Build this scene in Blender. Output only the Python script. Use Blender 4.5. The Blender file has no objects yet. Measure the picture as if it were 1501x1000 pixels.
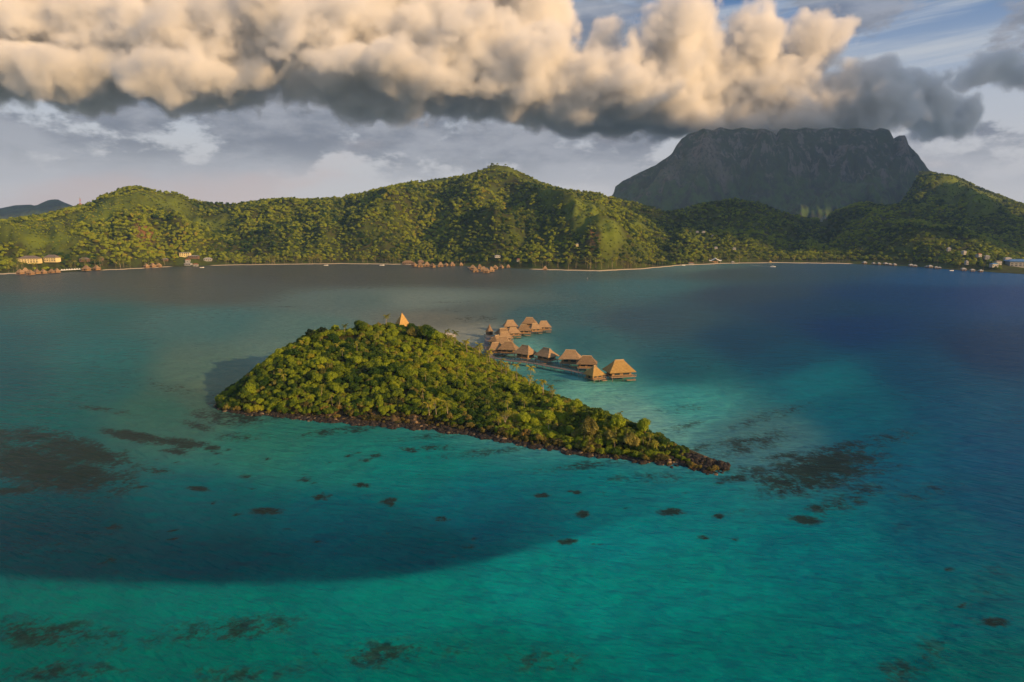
import bpy, math, random
import numpy as np
from mathutils import Vector, Matrix
RD = math.radians
random.seed(7); rng = np.random.default_rng(7)
scene = bpy.context.scene
COL = scene.collection

# ------------------------------------------------------------------ camera
CH = 80.0
PITCH = math.atan(0.17)
SP, CP = math.sin(PITCH), math.cos(PITCH)
cam = bpy.data.cameras.new('camera'); cam_ob = bpy.data.objects.new('camera', cam); COL.objects.link(cam_ob)
cam_ob.location = (0, 0, CH); cam_ob.rotation_euler = (RD(90) - PITCH, 0, 0)
cam.sensor_width = 36; cam.lens = 36 * 1000 / 1501; cam.clip_start = 1; cam.clip_end = 60000
scene.camera = cam_ob

# ------------------------------------------------------------------ light
SUN_AZ, SUN_EL = RD(55), RD(17)          # behind the camera, to the right
TOSUN = Vector((math.sin(SUN_AZ) * math.cos(SUN_EL), -math.cos(SUN_AZ) * math.cos(SUN_EL), math.sin(SUN_EL)))
sl = bpy.data.lights.new('sun', 'SUN'); sl.energy = 5.0; sl.angle = RD(.5); sl.color = (1, .61, .255)
so = bpy.data.objects.new('sun', sl); COL.objects.link(so); so.rotation_euler = TOSUN.to_track_quat('Z', 'Y').to_euler()
so.location = (600, -900, 1500)
scene.view_settings.view_transform = 'Standard'; scene.view_settings.look = 'None'
scene.view_settings.exposure = 0.35; scene.view_settings.gamma = 1
cy = scene.cycles
cy.volume_bounces = 9; cy.max_bounces = 12; cy.diffuse_bounces = 2; cy.glossy_bounces = 2
cy.transmission_bounces = 2; cy.transparent_max_bounces = 16; cy.use_denoising = True
cy.caustics_reflective = False; cy.caustics_refractive = False; cy.sample_clamp_indirect = 4


class NT:
    """small node-tree writer"""
    def __init__(s, tree): s.t = tree; s.N = tree.nodes; s.L = tree.links
    def node(s, kind, **kw):
        n = s.N.new(kind)
        for k, v in kw.items():
            if k in n.inputs.keys(): s.put(n.inputs[k], v)
            else: setattr(n, k, v)
        return n
    def put(s, sock, v):
        if isinstance(v, bpy.types.NodeSocket): s.L.new(v, sock)
        elif v is not None: sock.default_value = v
    def m(s, op, a, b=None, c=None, clamp=False):
        n = s.N.new('ShaderNodeMath'); n.operation = op; n.use_clamp = clamp
        for i, v in enumerate((a, b, c)): s.put(n.inputs[i], v)
        return n.outputs[0]
    def v(s, op, a, b=None, scale=None):
        n = s.N.new('ShaderNodeVectorMath'); n.operation = op
        s.put(n.inputs[0], a)
        if b is not None: s.put(n.inputs[1], b)
        if scale is not None: s.put(n.inputs['Scale'], scale)
        return n.outputs['Value' if op in ('LENGTH', 'DOT_PRODUCT', 'DISTANCE') else 'Vector']
    def noise(s, vec, scale, det=3, rough=.5, out=0):
        n = s.N.new('ShaderNodeTexNoise'); s.put(n.inputs['Vector'], vec)
        n.inputs['Scale'].default_value = scale; n.inputs['Detail'].default_value = det; n.inputs['Roughness'].default_value = rough
        return n.outputs[out]
    def ramp(s, fac, a, b):   # linear map a..b -> 0..1, smooth
        n = s.N.new('ShaderNodeMapRange'); n.interpolation_type = 'SMOOTHSTEP'
        s.put(n.inputs[0], fac); n.inputs[1].default_value = a; n.inputs[2].default_value = b
        return n.outputs[0]
    def mix(s, f, a, b, kind='MIX'):
        n = s.N.new('ShaderNodeMix'); n.data_type = 'RGBA'; n.blend_type = kind
        s.put(n.inputs[0], f)
        for sock, v in ((n.inputs[6], a), (n.inputs[7], b)):
            if isinstance(v, tuple) and len(v) == 3: v = v + (1,)
            s.put(sock, v)
        return n.outputs[2]


def lin(r, g, b):
    f = lambda c: (c / 255 / 12.92) if c <= 10 else ((c / 255 + .055) / 1.055) ** 2.4
    return (f(r), f(g), f(b))

# ------------------------------------------------------------------ sky
SKY = 0.1
w = bpy.data.worlds.new('World'); scene.world = w; w.use_nodes = True
T = NT(w.node_tree); bg = T.N['Background']
sk = T.node('ShaderNodeTexSky', sky_type='NISHITA', sun_disc=False)
sk.sun_elevation = SUN_EL; sk.sun_rotation = math.atan2(TOSUN.x, TOSUN.y); sk.altitude = 50; sk.air_density = 1.3; sk.ozone_density = 2.5
tc = T.node('ShaderNodeTexCoord').outputs['Generated']
sx = T.node('ShaderNodeSeparateXYZ'); T.L.new(tc, sx.inputs[0])
az = T.m('ARCTAN2', sx.outputs[0], sx.outputs[1]); el = T.m('ARCSINE', sx.outputs[2])
def k10(c, k=.8): return tuple(v * k / SKY for v in c) + (1,)
front = T.ramp(sx.outputs[1], -.4, .6)
blue = T.mix(T.ramp(el, .03, .34), k10(lin(168, 190, 214)), k10(lin(52, 104, 164)))
base = T.mix(T.m('MULTIPLY', front, .85), sk.outputs[0], blue)
base = T.mix(T.m('MULTIPLY', T.ramp(el, .3, .0), .95), base, k10(lin(216, 210, 208)))
# cirrus streaks
cv = T.node('ShaderNodeCombineXYZ'); T.put(cv.inputs[0], T.m('MULTIPLY', az, 1.6)); T.put(cv.inputs[1], T.m('MULTIPLY_ADD', az, -2.0, T.m('MULTIPLY', el, 26)))
ci = T.noise(cv.outputs[0], 1.3, 5, .6)
ci = T.m('MULTIPLY', T.ramp(ci, .40, .66), T.ramp(el, .1, .2))
base = T.mix(T.m('MULTIPLY', ci, .75), base, k10(lin(196, 200, 206)))
# distant cloud layers (grey blue, with pale pink lit tops)
cv2 = T.node('ShaderNodeCombineXYZ'); T.put(cv2.inputs[0], T.m('MULTIPLY', az, 5.2)); T.put(cv2.inputs[1], T.m('MULTIPLY', el, 10.5)); cv2.inputs[2].default_value = 3.7
big = T.noise(cv2.outputs[0], 1.25, 8, .6)
leftness = T.ramp(az, .55, -.45)
low = T.m('ADD', big, T.m('MULTIPLY_ADD', leftness, .105, -.025))
band = T.m('MULTIPLY', T.ramp(el, .03, .12), T.ramp(el, .42, .2))
dens = T.m('MULTIPLY', T.ramp(low, .485, .57), band)
cv3 = T.node('ShaderNodeCombineXYZ'); T.put(cv3.inputs[0], T.m('MULTIPLY', az, 5)); T.put(cv3.inputs[1], T.m('MULTIPLY', el, 13)); cv3.inputs[2].default_value = 9.1
tone = T.ramp(T.noise(cv3.outputs[0], 1.6, 6, .62), .36, .64)
ccol = T.mix(tone, k10(lin(120, 125, 138)), k10(lin(164, 166, 175)))
base = T.mix(T.m('MULTIPLY', dens, .93), base, ccol)
pale = T.m('MULTIPLY', T.ramp(T.noise(cv3.outputs[0], .5, 4, .55), .5, .66), T.ramp(el, .17, .06))
base = T.mix(T.m('MULTIPLY', T.m('MULTIPLY', pale, front), .6), base, k10(lin(214, 190, 182)))
T.L.new(base, bg.inputs[0]); bg.inputs[1].default_value = SKY

# ------------------------------------------------------------------ picture <-> place
def zat(py, Y):
    t = (500 - py) / 1000
    return CH + Y * (-SP + CP * t) / (CP + SP * t)
def Yat(py, z=0.0):
    t = (500 - py) / 1000
    return (CH - z) * (CP + SP * t) / (SP - CP * t)
def Xat(px, Y, z): return (px - 750.5) / 1000 * (Y * CP + (CH - z) * SP)
def P(px, py, Y):
    z = zat(py, Y); return Vector((Xat(px, Y, z), Y, z))
def G(px, py, z=0.0):
    Y = Yat(py, z); return Vector((Xat(px, Y, z), Y, z))
def proj(X, Y, Z):
    d = Y * CP + (CH - Z) * SP
    u = Y * SP - (CH - Z) * CP
    return 750.5 + 1000 * X / d, 500 - 1000 * u / d

def _h(ix, iy, s):
    n = (ix.astype(np.int64) * 374761393 + iy.astype(np.int64) * 668265263 + s * 974711) & 0x7fffffff
    n = ((n ^ (n >> 13)) * 1274126177) & 0x7fffffff
    return ((n ^ (n >> 16)) & 0xffff) / 65535.0
def vnoise(x, y, s=0):
    x = np.asarray(x, float); y = np.asarray(y, float)
    ix, iy = np.floor(x), np.floor(y); fx, fy = x - ix, y - iy
    fx = fx * fx * (3 - 2 * fx); fy = fy * fy * (3 - 2 * fy)
    a, b, c, d = _h(ix, iy, s), _h(ix + 1, iy, s), _h(ix, iy + 1, s), _h(ix + 1, iy + 1, s)
    return a + (b - a) * fx + (c - a) * fy + (a - b - c + d) * fx * fy
def fbm(x, y, o=4, s=0, g=.5):
    x = np.asarray(x, float); y = np.asarray(y, float); r = 0; a = 1; t = 0
    for i in range(o):
        r = r + a * vnoise(x * 2 ** i + 17.3 * i, y * 2 ** i + 9.1 * i, s + i); t += a; a *= g
    return r / t
def ridged(x, y, o=4, s=0):
    x = np.asarray(x, float); y = np.asarray(y, float); r = 0; a = 1; t = 0
    for i in range(o):
        r = r + a * (1 - np.abs(2 * vnoise(x * 2 ** i + 5.3 * i, y * 2 ** i, s + i) - 1)); t += a; a *= .5
    return r / t
def sstep(a, b, x):
    t = np.clip((np.asarray(x, float) - a) / (b - a), 0, 1); return t * t * (3 - 2 * t)

# ------------------------------------------------------------------ object helpers
def tag(o, label=None, cat=None, group=None, kind=None):
    if label: o['label'] = label
    if cat: o['category'] = cat
    if group: o['group'] = group
    if kind: o['kind'] = kind
    return o
def empty(name, loc=(0, 0, 0), rz=0, s=1.0):
    o = bpy.data.objects.new(name, None); COL.objects.link(o); o.location = loc; o.rotation_euler = (0, 0, rz); o.scale = (s, s, s)
    o.empty_display_size = 1; return o
def mesh_np(name, verts, faces, mat, parent=None, smooth=False):
    me = bpy.data.meshes.new(name)
    verts = np.asarray(verts, np.float32)
    if isinstance(faces, np.ndarray):
        nf, k = faces.shape
        me.vertices.add(len(verts)); me.vertices.foreach_set('co', verts.ravel())
        me.loops.add(nf * k); me.loops.foreach_set('vertex_index', faces.astype(np.int32).ravel())
        me.polygons.add(nf); me.polygons.foreach_set('loop_start', np.arange(0, nf * k, k, dtype=np.int32))
        me.update(calc_edges=True); me.validate()
    else:
        me.from_pydata([tuple(v) for v in verts.tolist()], [], faces); me.update()
    if smooth: me.polygons.foreach_set('use_smooth', [True] * len(me.polygons))
    for m_ in (mat if isinstance(mat, (list, tuple)) else [mat]): me.materials.append(m_)
    o = bpy.data.objects.new(name, me); COL.objects.link(o)
    if parent: o.parent = parent
    return o
class MB:
    def __init__(s): s.v = []; s.f = []; s.mi = []
    def poly(s, pts, faces, mi=0):
        n = len(s.v); s.v += [tuple(p) for p in pts]; s.f += [tuple(i + n for i in f) for f in faces]; s.mi += [mi] * len(faces)
    def box(s, x0, x1, y0, y1, z0, z1, mi=0):
        s.poly([(x0, y0, z0), (x1, y0, z0), (x1, y1, z0), (x0, y1, z0), (x0, y0, z1), (x1, y0, z1), (x1, y1, z1), (x0, y1, z1)],
               [(0, 3, 2, 1), (4, 5, 6, 7), (0, 1, 5, 4), (1, 2, 6, 5), (2, 3, 7, 6), (3, 0, 4, 7)], mi)
    def bar(s, a, b, r, n=5, r2=None, mi=0):
        a, b = Vector(a), Vector(b); d = (b - a)
        if d.length < 1e-6: return
        q = d.to_track_quat('Z', 'Y'); r2 = r if r2 is None else r2
        pts = [a + q @ Vector((math.cos(2 * math.pi * i / n) * r, math.sin(2 * math.pi * i / n) * r, 0)) for i in range(n)]
        pts += [b + q @ Vector((math.cos(2 * math.pi * i / n) * r2, math.sin(2 * math.pi * i / n) * r2, 0)) for i in range(n)]
        s.poly(pts, [(i, (i + 1) % n, n + (i + 1) % n, n + i) for i in range(n)] + [tuple(range(n - 1, -1, -1)), tuple(range(n, 2 * n))], mi)
    def tube(s, pts, rs, n=6, mi=0):
        rings = []
        base = len(s.v)
        for i, p in enumerate(pts):
            p = Vector(p); d = (Vector(pts[min(i + 1, len(pts) - 1)]) - Vector(pts[max(i - 1, 0)])).normalized()
            q = d.to_track_quat('Z', 'Y')
            s.v += [tuple(p + q @ Vector((math.cos(2 * math.pi * k / n) * rs[i], math.sin(2 * math.pi * k / n) * rs[i], 0))) for k in range(n)]
        for i in range(len(pts) - 1):
            for k in range(n):
                s.f.append((base + i * n + k, base + i * n + (k + 1) % n, base + (i + 1) * n + (k + 1) % n, base + (i + 1) * n + k)); s.mi.append(mi)
    def build(s, name, mat, parent=None, smooth=False):
        me = bpy.data.meshes.new(name); me.from_pydata(s.v, [], s.f); me.update()
        for m_ in (mat if isinstance(mat, (list, tuple)) else [mat]): me.materials.append(m_)
        me.polygons.foreach_set('material_index', s.mi)
        if smooth: me.polygons.foreach_set('use_smooth', [True] * len(me.polygons))
        o = bpy.data.objects.new(name, me); COL.objects.link(o)
        if parent: o.parent = parent
        return o
KIDS = {}
def kids(o):
    if o.name not in KIDS: KIDS[o.name] = [c for c in COL.objects if c.parent == o]
    return KIDS[o.name]
def copy_tree(o, parent=None):
    c = o.copy(); COL.objects.link(c)
    if parent: c.parent = parent
    for ch in kids(o): copy_tree(ch, c)
    return c

# ------------------------------------------------------------------ materials
def mat(name, col, rough=.8, noise=None, amp=.35, col2=None, spec=.3, bump=0, rand=0, metal=0):
    m_ = bpy.data.materials.new(name); m_.use_nodes = True; t = NT(m_.node_tree); b = t.N['Principled BSDF']
    b.inputs['Roughness'].default_value = rough; b.inputs['Specular IOR Level'].default_value = spec; b.inputs['Metallic'].default_value = metal
    c = col + (1,)
    if noise:
        co = t.node('ShaderNodeTexCoord').outputs['Object']
        n = t.noise(co, noise, 5, .6)
        c2 = col2 if col2 else tuple(v * (1 - amp) for v in col)
        c = t.mix(t.ramp(n, .35, .65), c2, col)
        if bump:
            bn = t.node('ShaderNodeBump', Strength=.8, Distance=bump); t.put(bn.inputs['Height'], n); t.L.new(bn.outputs[0], b.inputs['Normal'])
    if rand:
        oi = t.node('ShaderNodeObjectInfo')
        f = t.m('MULTIPLY_ADD', oi.outputs['Random'], rand, 1 - rand / 2)
        c = t.v('SCALE', c if not isinstance(c, tuple) else c[:3], scale=f)
    t.put(b.inputs['Base Color'], c)
    return m_
def thatch_mat(name, a, b_):
    m_ = bpy.data.materials.new(name); m_.use_nodes = True; t = NT(m_.node_tree); b = t.N['Principled BSDF']
    b.inputs['Roughness'].default_value = .9; b.inputs['Specular IOR Level'].default_value = .15
    co = t.node('ShaderNodeTexCoord').outputs['Object']
    s = t.v('MULTIPLY', co, (1.0, 1.0, 5.0)); n = t.noise(s, .9, 5, .65)
    st = t.noise(t.v('MULTIPLY', co, (6, 6, .4)), 1.5, 3, .6)
    n2 = t.m('MULTIPLY_ADD', st, .5, t.m('MULTIPLY', n, .6))
    oi = t.node('ShaderNodeObjectInfo')
    c = t.mix(t.ramp(n2, .35, .75), a, b_)
    c = t.v('SCALE', c, scale=t.m('MULTIPLY_ADD', oi.outputs['Random'], .6, .68))
    t.put(b.inputs['Base Color'], c)
    bn = t.node('ShaderNodeBump', Strength=.9, Distance=.25); t.put(bn.inputs['Height'], n2); t.L.new(bn.outputs[0], b.inputs['Normal'])
    return m_
def leaf_mat(name, dark, light, warm, trans=.25, wscale=.02, fine=.5):
    m_ = bpy.data.materials.new(name); m_.use_nodes = True; t = NT(m_.node_tree); b = t.N['Principled BSDF']
    b.inputs['Roughness'].default_value = .55; b.inputs['Specular IOR Level'].default_value = .25
    geo = t.node('ShaderNodeNewGeometry').outputs['Position']
    oi = t.node('ShaderNodeObjectInfo').outputs['Random']
    n = t.noise(geo, fine, 2, .6); big = t.noise(geo, wscale, 3, .6)
    f = t.m('ADD', t.m('MULTIPLY', n, .7), t.m('MULTIPLY', oi, .65)); f = t.m('ADD', f, t.m('MULTIPLY', t.m('SUBTRACT', big, .5), 2.0))
    c = t.mix(t.ramp(f, .25, 1.05), dark, light)
    wr = t.ramp(t.m('ADD', t.m('FRACT', t.m('MULTIPLY', oi, 17.3)), t.m('MULTIPLY', t.m('SUBTRACT', big, .5), .8)), .88, 1.15)
    c = t.mix(t.m('MULTIPLY', wr, .8), c, warm)
    t.put(b.inputs['Base Color'], c)
    tr = t.node('ShaderNodeBsdfTranslucent'); t.L.new(c, tr.inputs[0])
    mx = t.node('ShaderNodeMixShader'); mx.inputs[0].default_value = trans
    t.L.new(b.outputs[0], mx.inputs[1]); t.L.new(tr.outputs[0], mx.inputs[2]); t.L.new(mx.outputs[0], t.N['Material Output'].inputs[0])
    return m_
M = dict(
    leaf=leaf_mat('leaf', (.026, .07, .004), (.27, .34, .014), (.46, .36, .03), .25, .03, .9),
    far_leaf=leaf_mat('far_leaf', (.018, .055, .004), (.28, .335, .010), (.38, .28, .03), .15, .006, .12),
    palm=leaf_mat('palm_frond', (.09, .12, .01), (.36, .34, .03), (.46, .36, .05), .3, .05, .8),
    needle=leaf_mat('needle', (.08, .09, .015), (.24, .22, .04), (.3, .24, .05), .3, .05, .8),
    dark_leaf=leaf_mat('dark_leaf', (.012, .03, .006), (.04, .06, .012), (.05, .07, .015), .2, .05, .8),
    dry_leaf=leaf_mat('dry_leaf', (.05, .05, .012), (.20, .165, .03), (.30, .18, .045), .2, .1, .8),
    bark=mat('bark', (.22, .17, .11), .9, 2, .5), pale_bark=mat('pale_bark', (.42, .34, .24), .9, 2, .4),
    thatch=thatch_mat('thatch', (.12, .08, .045), (.40, .27, .15)),
    gold_thatch=thatch_mat('golden_thatch', (.24, .145, .045), (.52, .34, .12)),
    cap=mat('ridge_thatch', (.5, .36, .2), .9, 2, .4), wood=mat('wood', (.22, .14, .085), .8, 1.5, .5), deck=mat('deck_wood', (.40, .27, .16), .8, 1.2, .35),
    grey_wood=mat('grey_wood', (.22, .19, .165), .85, 1.5, .45), wallw=mat('bamboo_wall', (.36, .22, .10), .8, 2, .4),
    dark=mat('dark_opening', (.02, .017, .015), .4), glass=mat('window_glass', (.03, .04, .05), .1, spec=.6),
    rock=mat('dark_rock', (.035, .028, .022), .9, .8, .5, bump=.2, rand=.6), palerock=mat('pale_rock', (.24, .17, .1), .9, .9, .5, bump=.2, rand=.4),
    white=mat('white_paint', (.36, .355, .335), .6, 1, .12), cream=mat('cream_paint', (.75, .62, .30), .7, 1, .15), greyroof=mat('grey_shingle_roof', (.20, .165, .14), .8, .6, .3),
    redroof=mat('rust_roof', (.32, .13, .07), .8, .6, .3), blueroof=mat('blue_metal_roof', (.10, .22, .42), .5, .2, .15), red=mat('red_paint', (.55, .06, .04), .5), metal=mat('painted_steel', (.5, .5, .5), .5),
    boat_white=mat('boat_hull', (.8, .8, .78), .35), canvas=mat('white_canvas', (.78, .76, .70), .8), foam=mat('wake_foam', (.5, .52, .5), .8, .5, .3),
)

# ------------------------------------------------------------------ water
def rows(parts):
    out = []
    for a, b, st in parts: out += list(np.arange(a, b, st))
    return np.array(out + [parts[-1][1]])
geo_out = lambda a, b, n: list(np.geomspace(a, b, n))
xs = np.array([-v for v in geo_out(400, 9000, 26)][::-1][:-1] + list(np.arange(-400, 400, 2.5)) + geo_out(400, 9000, 26))
ys = np.array([-3000, -1200, -500, -200, -60, 0, 30] + list(np.arange(55, 330, 1.6)) + list(np.arange(330, 620, 3)) + list(np.arange(620, 1900, 10)) + geo_out(1900, 9000, 14))
XX, YY = np.meshgrid(xs, ys)
Ysafe = np.maximum(YY, 40.0)
PX, PY = proj(XX, Ysafe, 0.0); PX = np.clip(PX, -400, 1900); PY = np.clip(PY, 331, 1250)
WC = [(0,420,74,76,70),(0,440,50,82,76),(300,410,78,76,68),(300,428,80,80,70),(500,405,80,76,66),(520,440,98,112,100),(620,440,124,130,114),(100,460,24,94,88),(300,470,66,108,100),(0,500,8,84,84),(450,480,92,118,104),
(0,560,10,76,80),(150,560,25,88,86),(300,540,88,108,92),(330,565,104,108,88),(290,590,76,92,78),(420,520,104,122,106),(250,600,52,92,80),(50,620,15,82,80),(150,520,26,100,96),(400,650,42,104,90),(500,670,28,106,96),(600,690,12,108,102),
(100,760,5,66,70),(300,740,5,84,86),(500,760,0,88,94),(700,740,0,106,110),(300,820,5,78,80),(600,810,0,88,90),(100,830,5,80,78),
(100,880,0,98,86),(300,890,0,104,92),(600,870,0,112,100),(800,850,5,116,108),(1000,850,5,112,106),(300,970,0,92,80),(700,980,0,94,82),(0,950,0,84,74),(1100,960,0,98,92),(1300,900,0,95,94),(1450,900,5,82,86),(1450,980,0,84,80),
(850,720,18,116,114),(1000,740,18,104,106),(900,790,5,112,112),(1200,800,10,98,102),(1400,780,12,76,90),(1480,650,12,66,94),(1300,650,12,78,98),(1120,640,70,104,108),(1000,590,70,138,134),(1200,560,22,102,114),(1400,600,14,70,98),(1480,740,12,66,88),
(1100,500,22,64,88),(1250,480,8,52,92),(1450,510,12,44,78),(1450,430,18,50,98),(1300,430,20,56,94),(1350,545,16,66,94),(1150,525,24,72,94),(1250,600,14,84,102),(1200,450,30,60,88),(1100,430,56,66,82),(950,470,66,80,88),(1000,392,100,108,98),(940,420,76,104,102),(1080,400,70,72,74),(1200,397,60,72,86),(1400,408,36,74,112),
(700,405,78,76,68),(400,398,76,72,62),(850,500,60,100,100),(760,515,100,148,132),(850,575,120,154,138),(930,610,118,148,138),(700,455,104,106,94),(680,490,150,138,118),(650,497,160,146,124),(640,470,120,112,94),(800,560,70,118,112),(780,460,70,100,98),(1000,540,34,86,96),(880,400,90,94,84)]
WC = np.array(WC, float)  # far tones hold cloud and sky reflections painted into the colour
num = np.zeros(XX.shape + (3,)); den = np.zeros(XX.shape)
LC = np.array([lin(*c[2:]) for c in WC])
for c, lc in zip(WC, LC):
    dy = (PY - c[1]); sc = 1 + 3.2 * sstep(520, 380, PY)      # rows are squeezed with distance
    d2 = ((PX - c[0]) / 90) ** 2 + (dy * sc / 42) ** 2
    wgt = 1 / (d2 + .12) ** 2.2
    num += wgt[..., None] * lc; den += wgt
WATER = num / den[..., None] * (np.array([.95, 1.3, 1.3]) + np.array([0, .12, .3]) * sstep(560, 720, PY)[..., None]) * np.stack([np.maximum(.5 + .38 * sstep(1150, 600, PX), sstep(450, 640, PY)), .8 + .2 * sstep(450, 640, PY), .95 + .05 * sstep(450, 640, PY)], -1); WATER[..., 0] = np.maximum(WATER[..., 0] - .004, 0)
# cloud shadow in front of the islet, painted into the water colour, sharp rim
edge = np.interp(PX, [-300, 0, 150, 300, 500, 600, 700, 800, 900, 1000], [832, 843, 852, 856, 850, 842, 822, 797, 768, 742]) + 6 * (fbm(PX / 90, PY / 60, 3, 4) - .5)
cloud_shadow = sstep(edge + 9, edge - 5, PY) * sstep(edge - 175, edge - 25, PY) * sstep(1040, 720, PX)
WATER *= 1 - np.array([.9, .6, .46]) * cloud_shadow[..., None]
# coral: px, py, rx, ry, angle, strength
CO = [(70,685,150,40,-10,1),(30,640,90,18,-4,.8),(110,660,120,26,-14,.9),(210,640,50,7,-14,1),(360,612,60,18,0,.7),(350,640,60,10,0,.6),(190,640,60,9,-12,.9),(270,650,55,10,-8,.9),(310,610,50,16,-15,.65),(260,570,90,14,-12,.45),(330,590,45,28,0,.55),(130,665,90,22,-8,.8),(310,657,16,6,0,1),(60,710,80,14,0,.7),
(290,716,24,5,-6,.9),(392,749,28,7,0,1),(471,728,18,7,0,1),(446,703,13,5,0,.9),(530,711,15,5,-5,1),(570,738,16,7,-20,.9),(575,733,10,5,0,.9),(362,698,14,5,0,.7),(647,761,15,5,0,1),(684,801,11,6,0,.9),(668,817,9,4,0,.8),(427,776,12,5,0,.7),(160,822,20,8,0,.9),(165,773,18,8,0,.7),(312,738,12,5,0,.6),(85,798,20,7,0,.55),(180,703,18,6,0,.8),
(552,668,12,4,0,1),(600,660,20,4,-10,.9),(640,656,40,7,2,.7),(512,668,8,3,0,.9),(795,726,16,5,0,1),(853,754,13,7,0,1),(831,794,18,6,6,1),(985,750,24,8,0,1),(1052,757,11,5,0,1),(1033,788,16,5,-4,1),(905,702,8,4,0,.9),(920,745,8,3,0,.8),(882,724,8,3,0,.7),(1100,690,50,12,5,.6),
(1180,762,34,8,-4,1),(1195,745,22,8,0,.9),(1200,690,120,38,12,.95),(1100,650,90,26,12,.6),(1000,600,60,10,4,.5),(1250,730,100,26,20,.6),(1090,752,60,12,0,.35),(1330,770,90,20,20,.3),(1450,850,60,90,10,.35),
(1455,912,32,9,-3,1),(1410,887,10,7,0,1),(1393,834,9,4,0,.9),(1388,875,5,3,0,.9),(1490,905,6,3,0,.8),(1111,852,8,3,0,.9),(1105,833,5,2,0,.0),(1040,860,14,9,20,.4),
(80,930,190,34,-4,.62),(330,925,150,30,6,.6),(560,960,150,30,4,.58),(800,970,110,28,0,.5),(330,990,200,22,0,.5),(1330,980,100,44,30,.52),(1290,930,60,30,30,.34),(90,985,150,24,0,.6),
(700,665,120,10,6,.55),(850,683,120,10,5,.6),(960,700,110,16,3,.5),(780,655,80,8,6,.6),(1010,670,70,14,12,.5),(980,640,50,16,14,.4),(640,640,120,8,4,.5),(500,632,120,9,5,.6),(380,615,80,11,5,.6),
(640,455,120,7,0,.35),(700,468,70,10,0,.45),(660,443,90,4,2,.4),(780,452,60,5,0,.35),(420,450,30,2,0,.5),(300,505,40,2,0,.4),(480,441,60,2,0,.3),(820,558,22,3,0,.6),(800,545,14,2,0,.6),(1120,658,14,3,0,.6),(980,437,70,4,0,.3),(860,404,150,3,0,.35),(950,398,90,3,0,.4)]
for _ in range(70):
    a_, b_ = random.uniform(180, 1250), random.uniform(640, 800)
    CO.append((a_, b_, random.uniform(4, 13), random.uniform(1.8, 4), random.uniform(-12, 12), random.uniform(.45, .95)))
CO += [(150,600,70,6,-8,.6),(230,690,40,7,-6,.7),(10,720,60,10,0,.8),(290,625,36,9,-14,.75),(255,662,30,6,-8,.8),(330,620,60,8,-6,.6),(60,640,70,5,-6,.7),(1230,660,70,16,10,.7),(1300,690,60,12,14,.55),(1150,668,60,8,8,.65),(1090,700,70,9,6,.7),(1160,720,60,7,6,.7),(1130,610,110,16,14,.5),(1280,650,110,20,14,.55),(1360,720,90,22,16,.45),(1040,655,60,12,14,.6),(1000,625,50,8,14,.55)]
coral = np.zeros(XX.shape)
for (a, b, rx, ry, an, st) in CO:
    ca, sa = math.cos(RD(an)), math.sin(RD(an)); dx, dy = PX - a, PY - b
    u = (dx * ca - dy * sa) / rx; v_ = (dx * sa + dy * ca) / ry
    e = np.clip(1.25 - np.sqrt(u * u + v_ * v_) * .9, 0, 1) * st
    coral = np.maximum(coral, e)
coral[YY < 50] = 0
nx, ny = len(xs), len(ys)
V = np.stack([XX, YY, np.zeros_like(XX)], -1).reshape(-1, 3)
I = np.arange(nx * ny).reshape(ny, nx)
F = np.stack([I[:-1, :-1], I[:-1, 1:], I[1:, 1:], I[1:, :-1]], -1).reshape(-1, 4)
wm = bpy.data.materials.new('lagoon_water'); wm.use_nodes = True; t = NT(wm.node_tree); b = t.N['Principled BSDF']
ac = t.node('ShaderNodeAttribute', attribute_name='lagoon'); aco = t.node('ShaderNodeAttribute', attribute_name='coral')
geo = t.node('ShaderNodeNewGeometry').outputs['Position']
n1 = t.noise(t.v('MULTIPLY', geo, (1, .8, 1)), .14, 6, .68); n2 = t.noise(geo, .6, 4, .65)
cn = t.m('ADD', t.m('MULTIPLY', t.m('SUBTRACT', n1, .5), 2.4), t.m('MULTIPLY', t.m('SUBTRACT', n2, .5), 1.8))
cmask = t.ramp(t.m('ADD', aco.outputs['Fac'], cn), .30, .86)
cmask = t.m('MULTIPLY', cmask, t.ramp(aco.outputs['Fac'], .05, .3))
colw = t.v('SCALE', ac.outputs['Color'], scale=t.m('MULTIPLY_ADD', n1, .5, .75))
reef = t.mix(.85, colw, t.mix(n2, (.012, .016, .014), (.036, .028, .022)))
colw = t.mix(t.m('MULTIPLY', cmask, t.ramp(aco.outputs['Fac'], .0, .75)), colw, reef)
gm = t.ramp(t.m('ADD', t.m('MULTIPLY', aco.outputs['Fac'], 1.2), t.m('ADD', t.m('MULTIPLY', t.m('SUBTRACT', t.noise(geo, .32, 6, .75), .5), 3.0), t.m('SUBTRACT', n1, .5))), .55, 1.05)
gm = t.m('MULTIPLY', gm, t.ramp(aco.outputs['Fac'], .12, .4))
colw = t.mix(t.m('MULTIPLY', gm, .5), colw, (.008, .030, .020))
t.put(b.inputs['Base Color'], colw)
b.inputs['Roughness'].default_value = .25; b.inputs['IOR'].default_value = 1.333; b.inputs['Specular IOR Level'].default_value = .045
rot = t.node('ShaderNodeVectorRotate', rotation_type='Z_AXIS'); t.put(rot.inputs['Vector'], geo); rot.inputs['Angle'].default_value = RD(28)
rv = t.v('MULTIPLY', rot.outputs[0], (.28, 1, 1))
w1 = t.noise(rv, .8, 4, .6); w2 = t.noise(t.v('MULTIPLY', geo, (.5, 1, 1)), .11, 3, .5); w3 = t.noise(rv, .05, 2, .5)
hgt = t.m('ADD', t.m('MULTIPLY', w1, .55), t.m('MULTIPLY', w2, .5)); hgt = t.m('ADD', hgt, t.m('MULTIPLY', w3, .9)); hgt = t.m('ADD', hgt, t.m('MULTIPLY', t.noise(rv, .3, 2, .5), .9))
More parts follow.
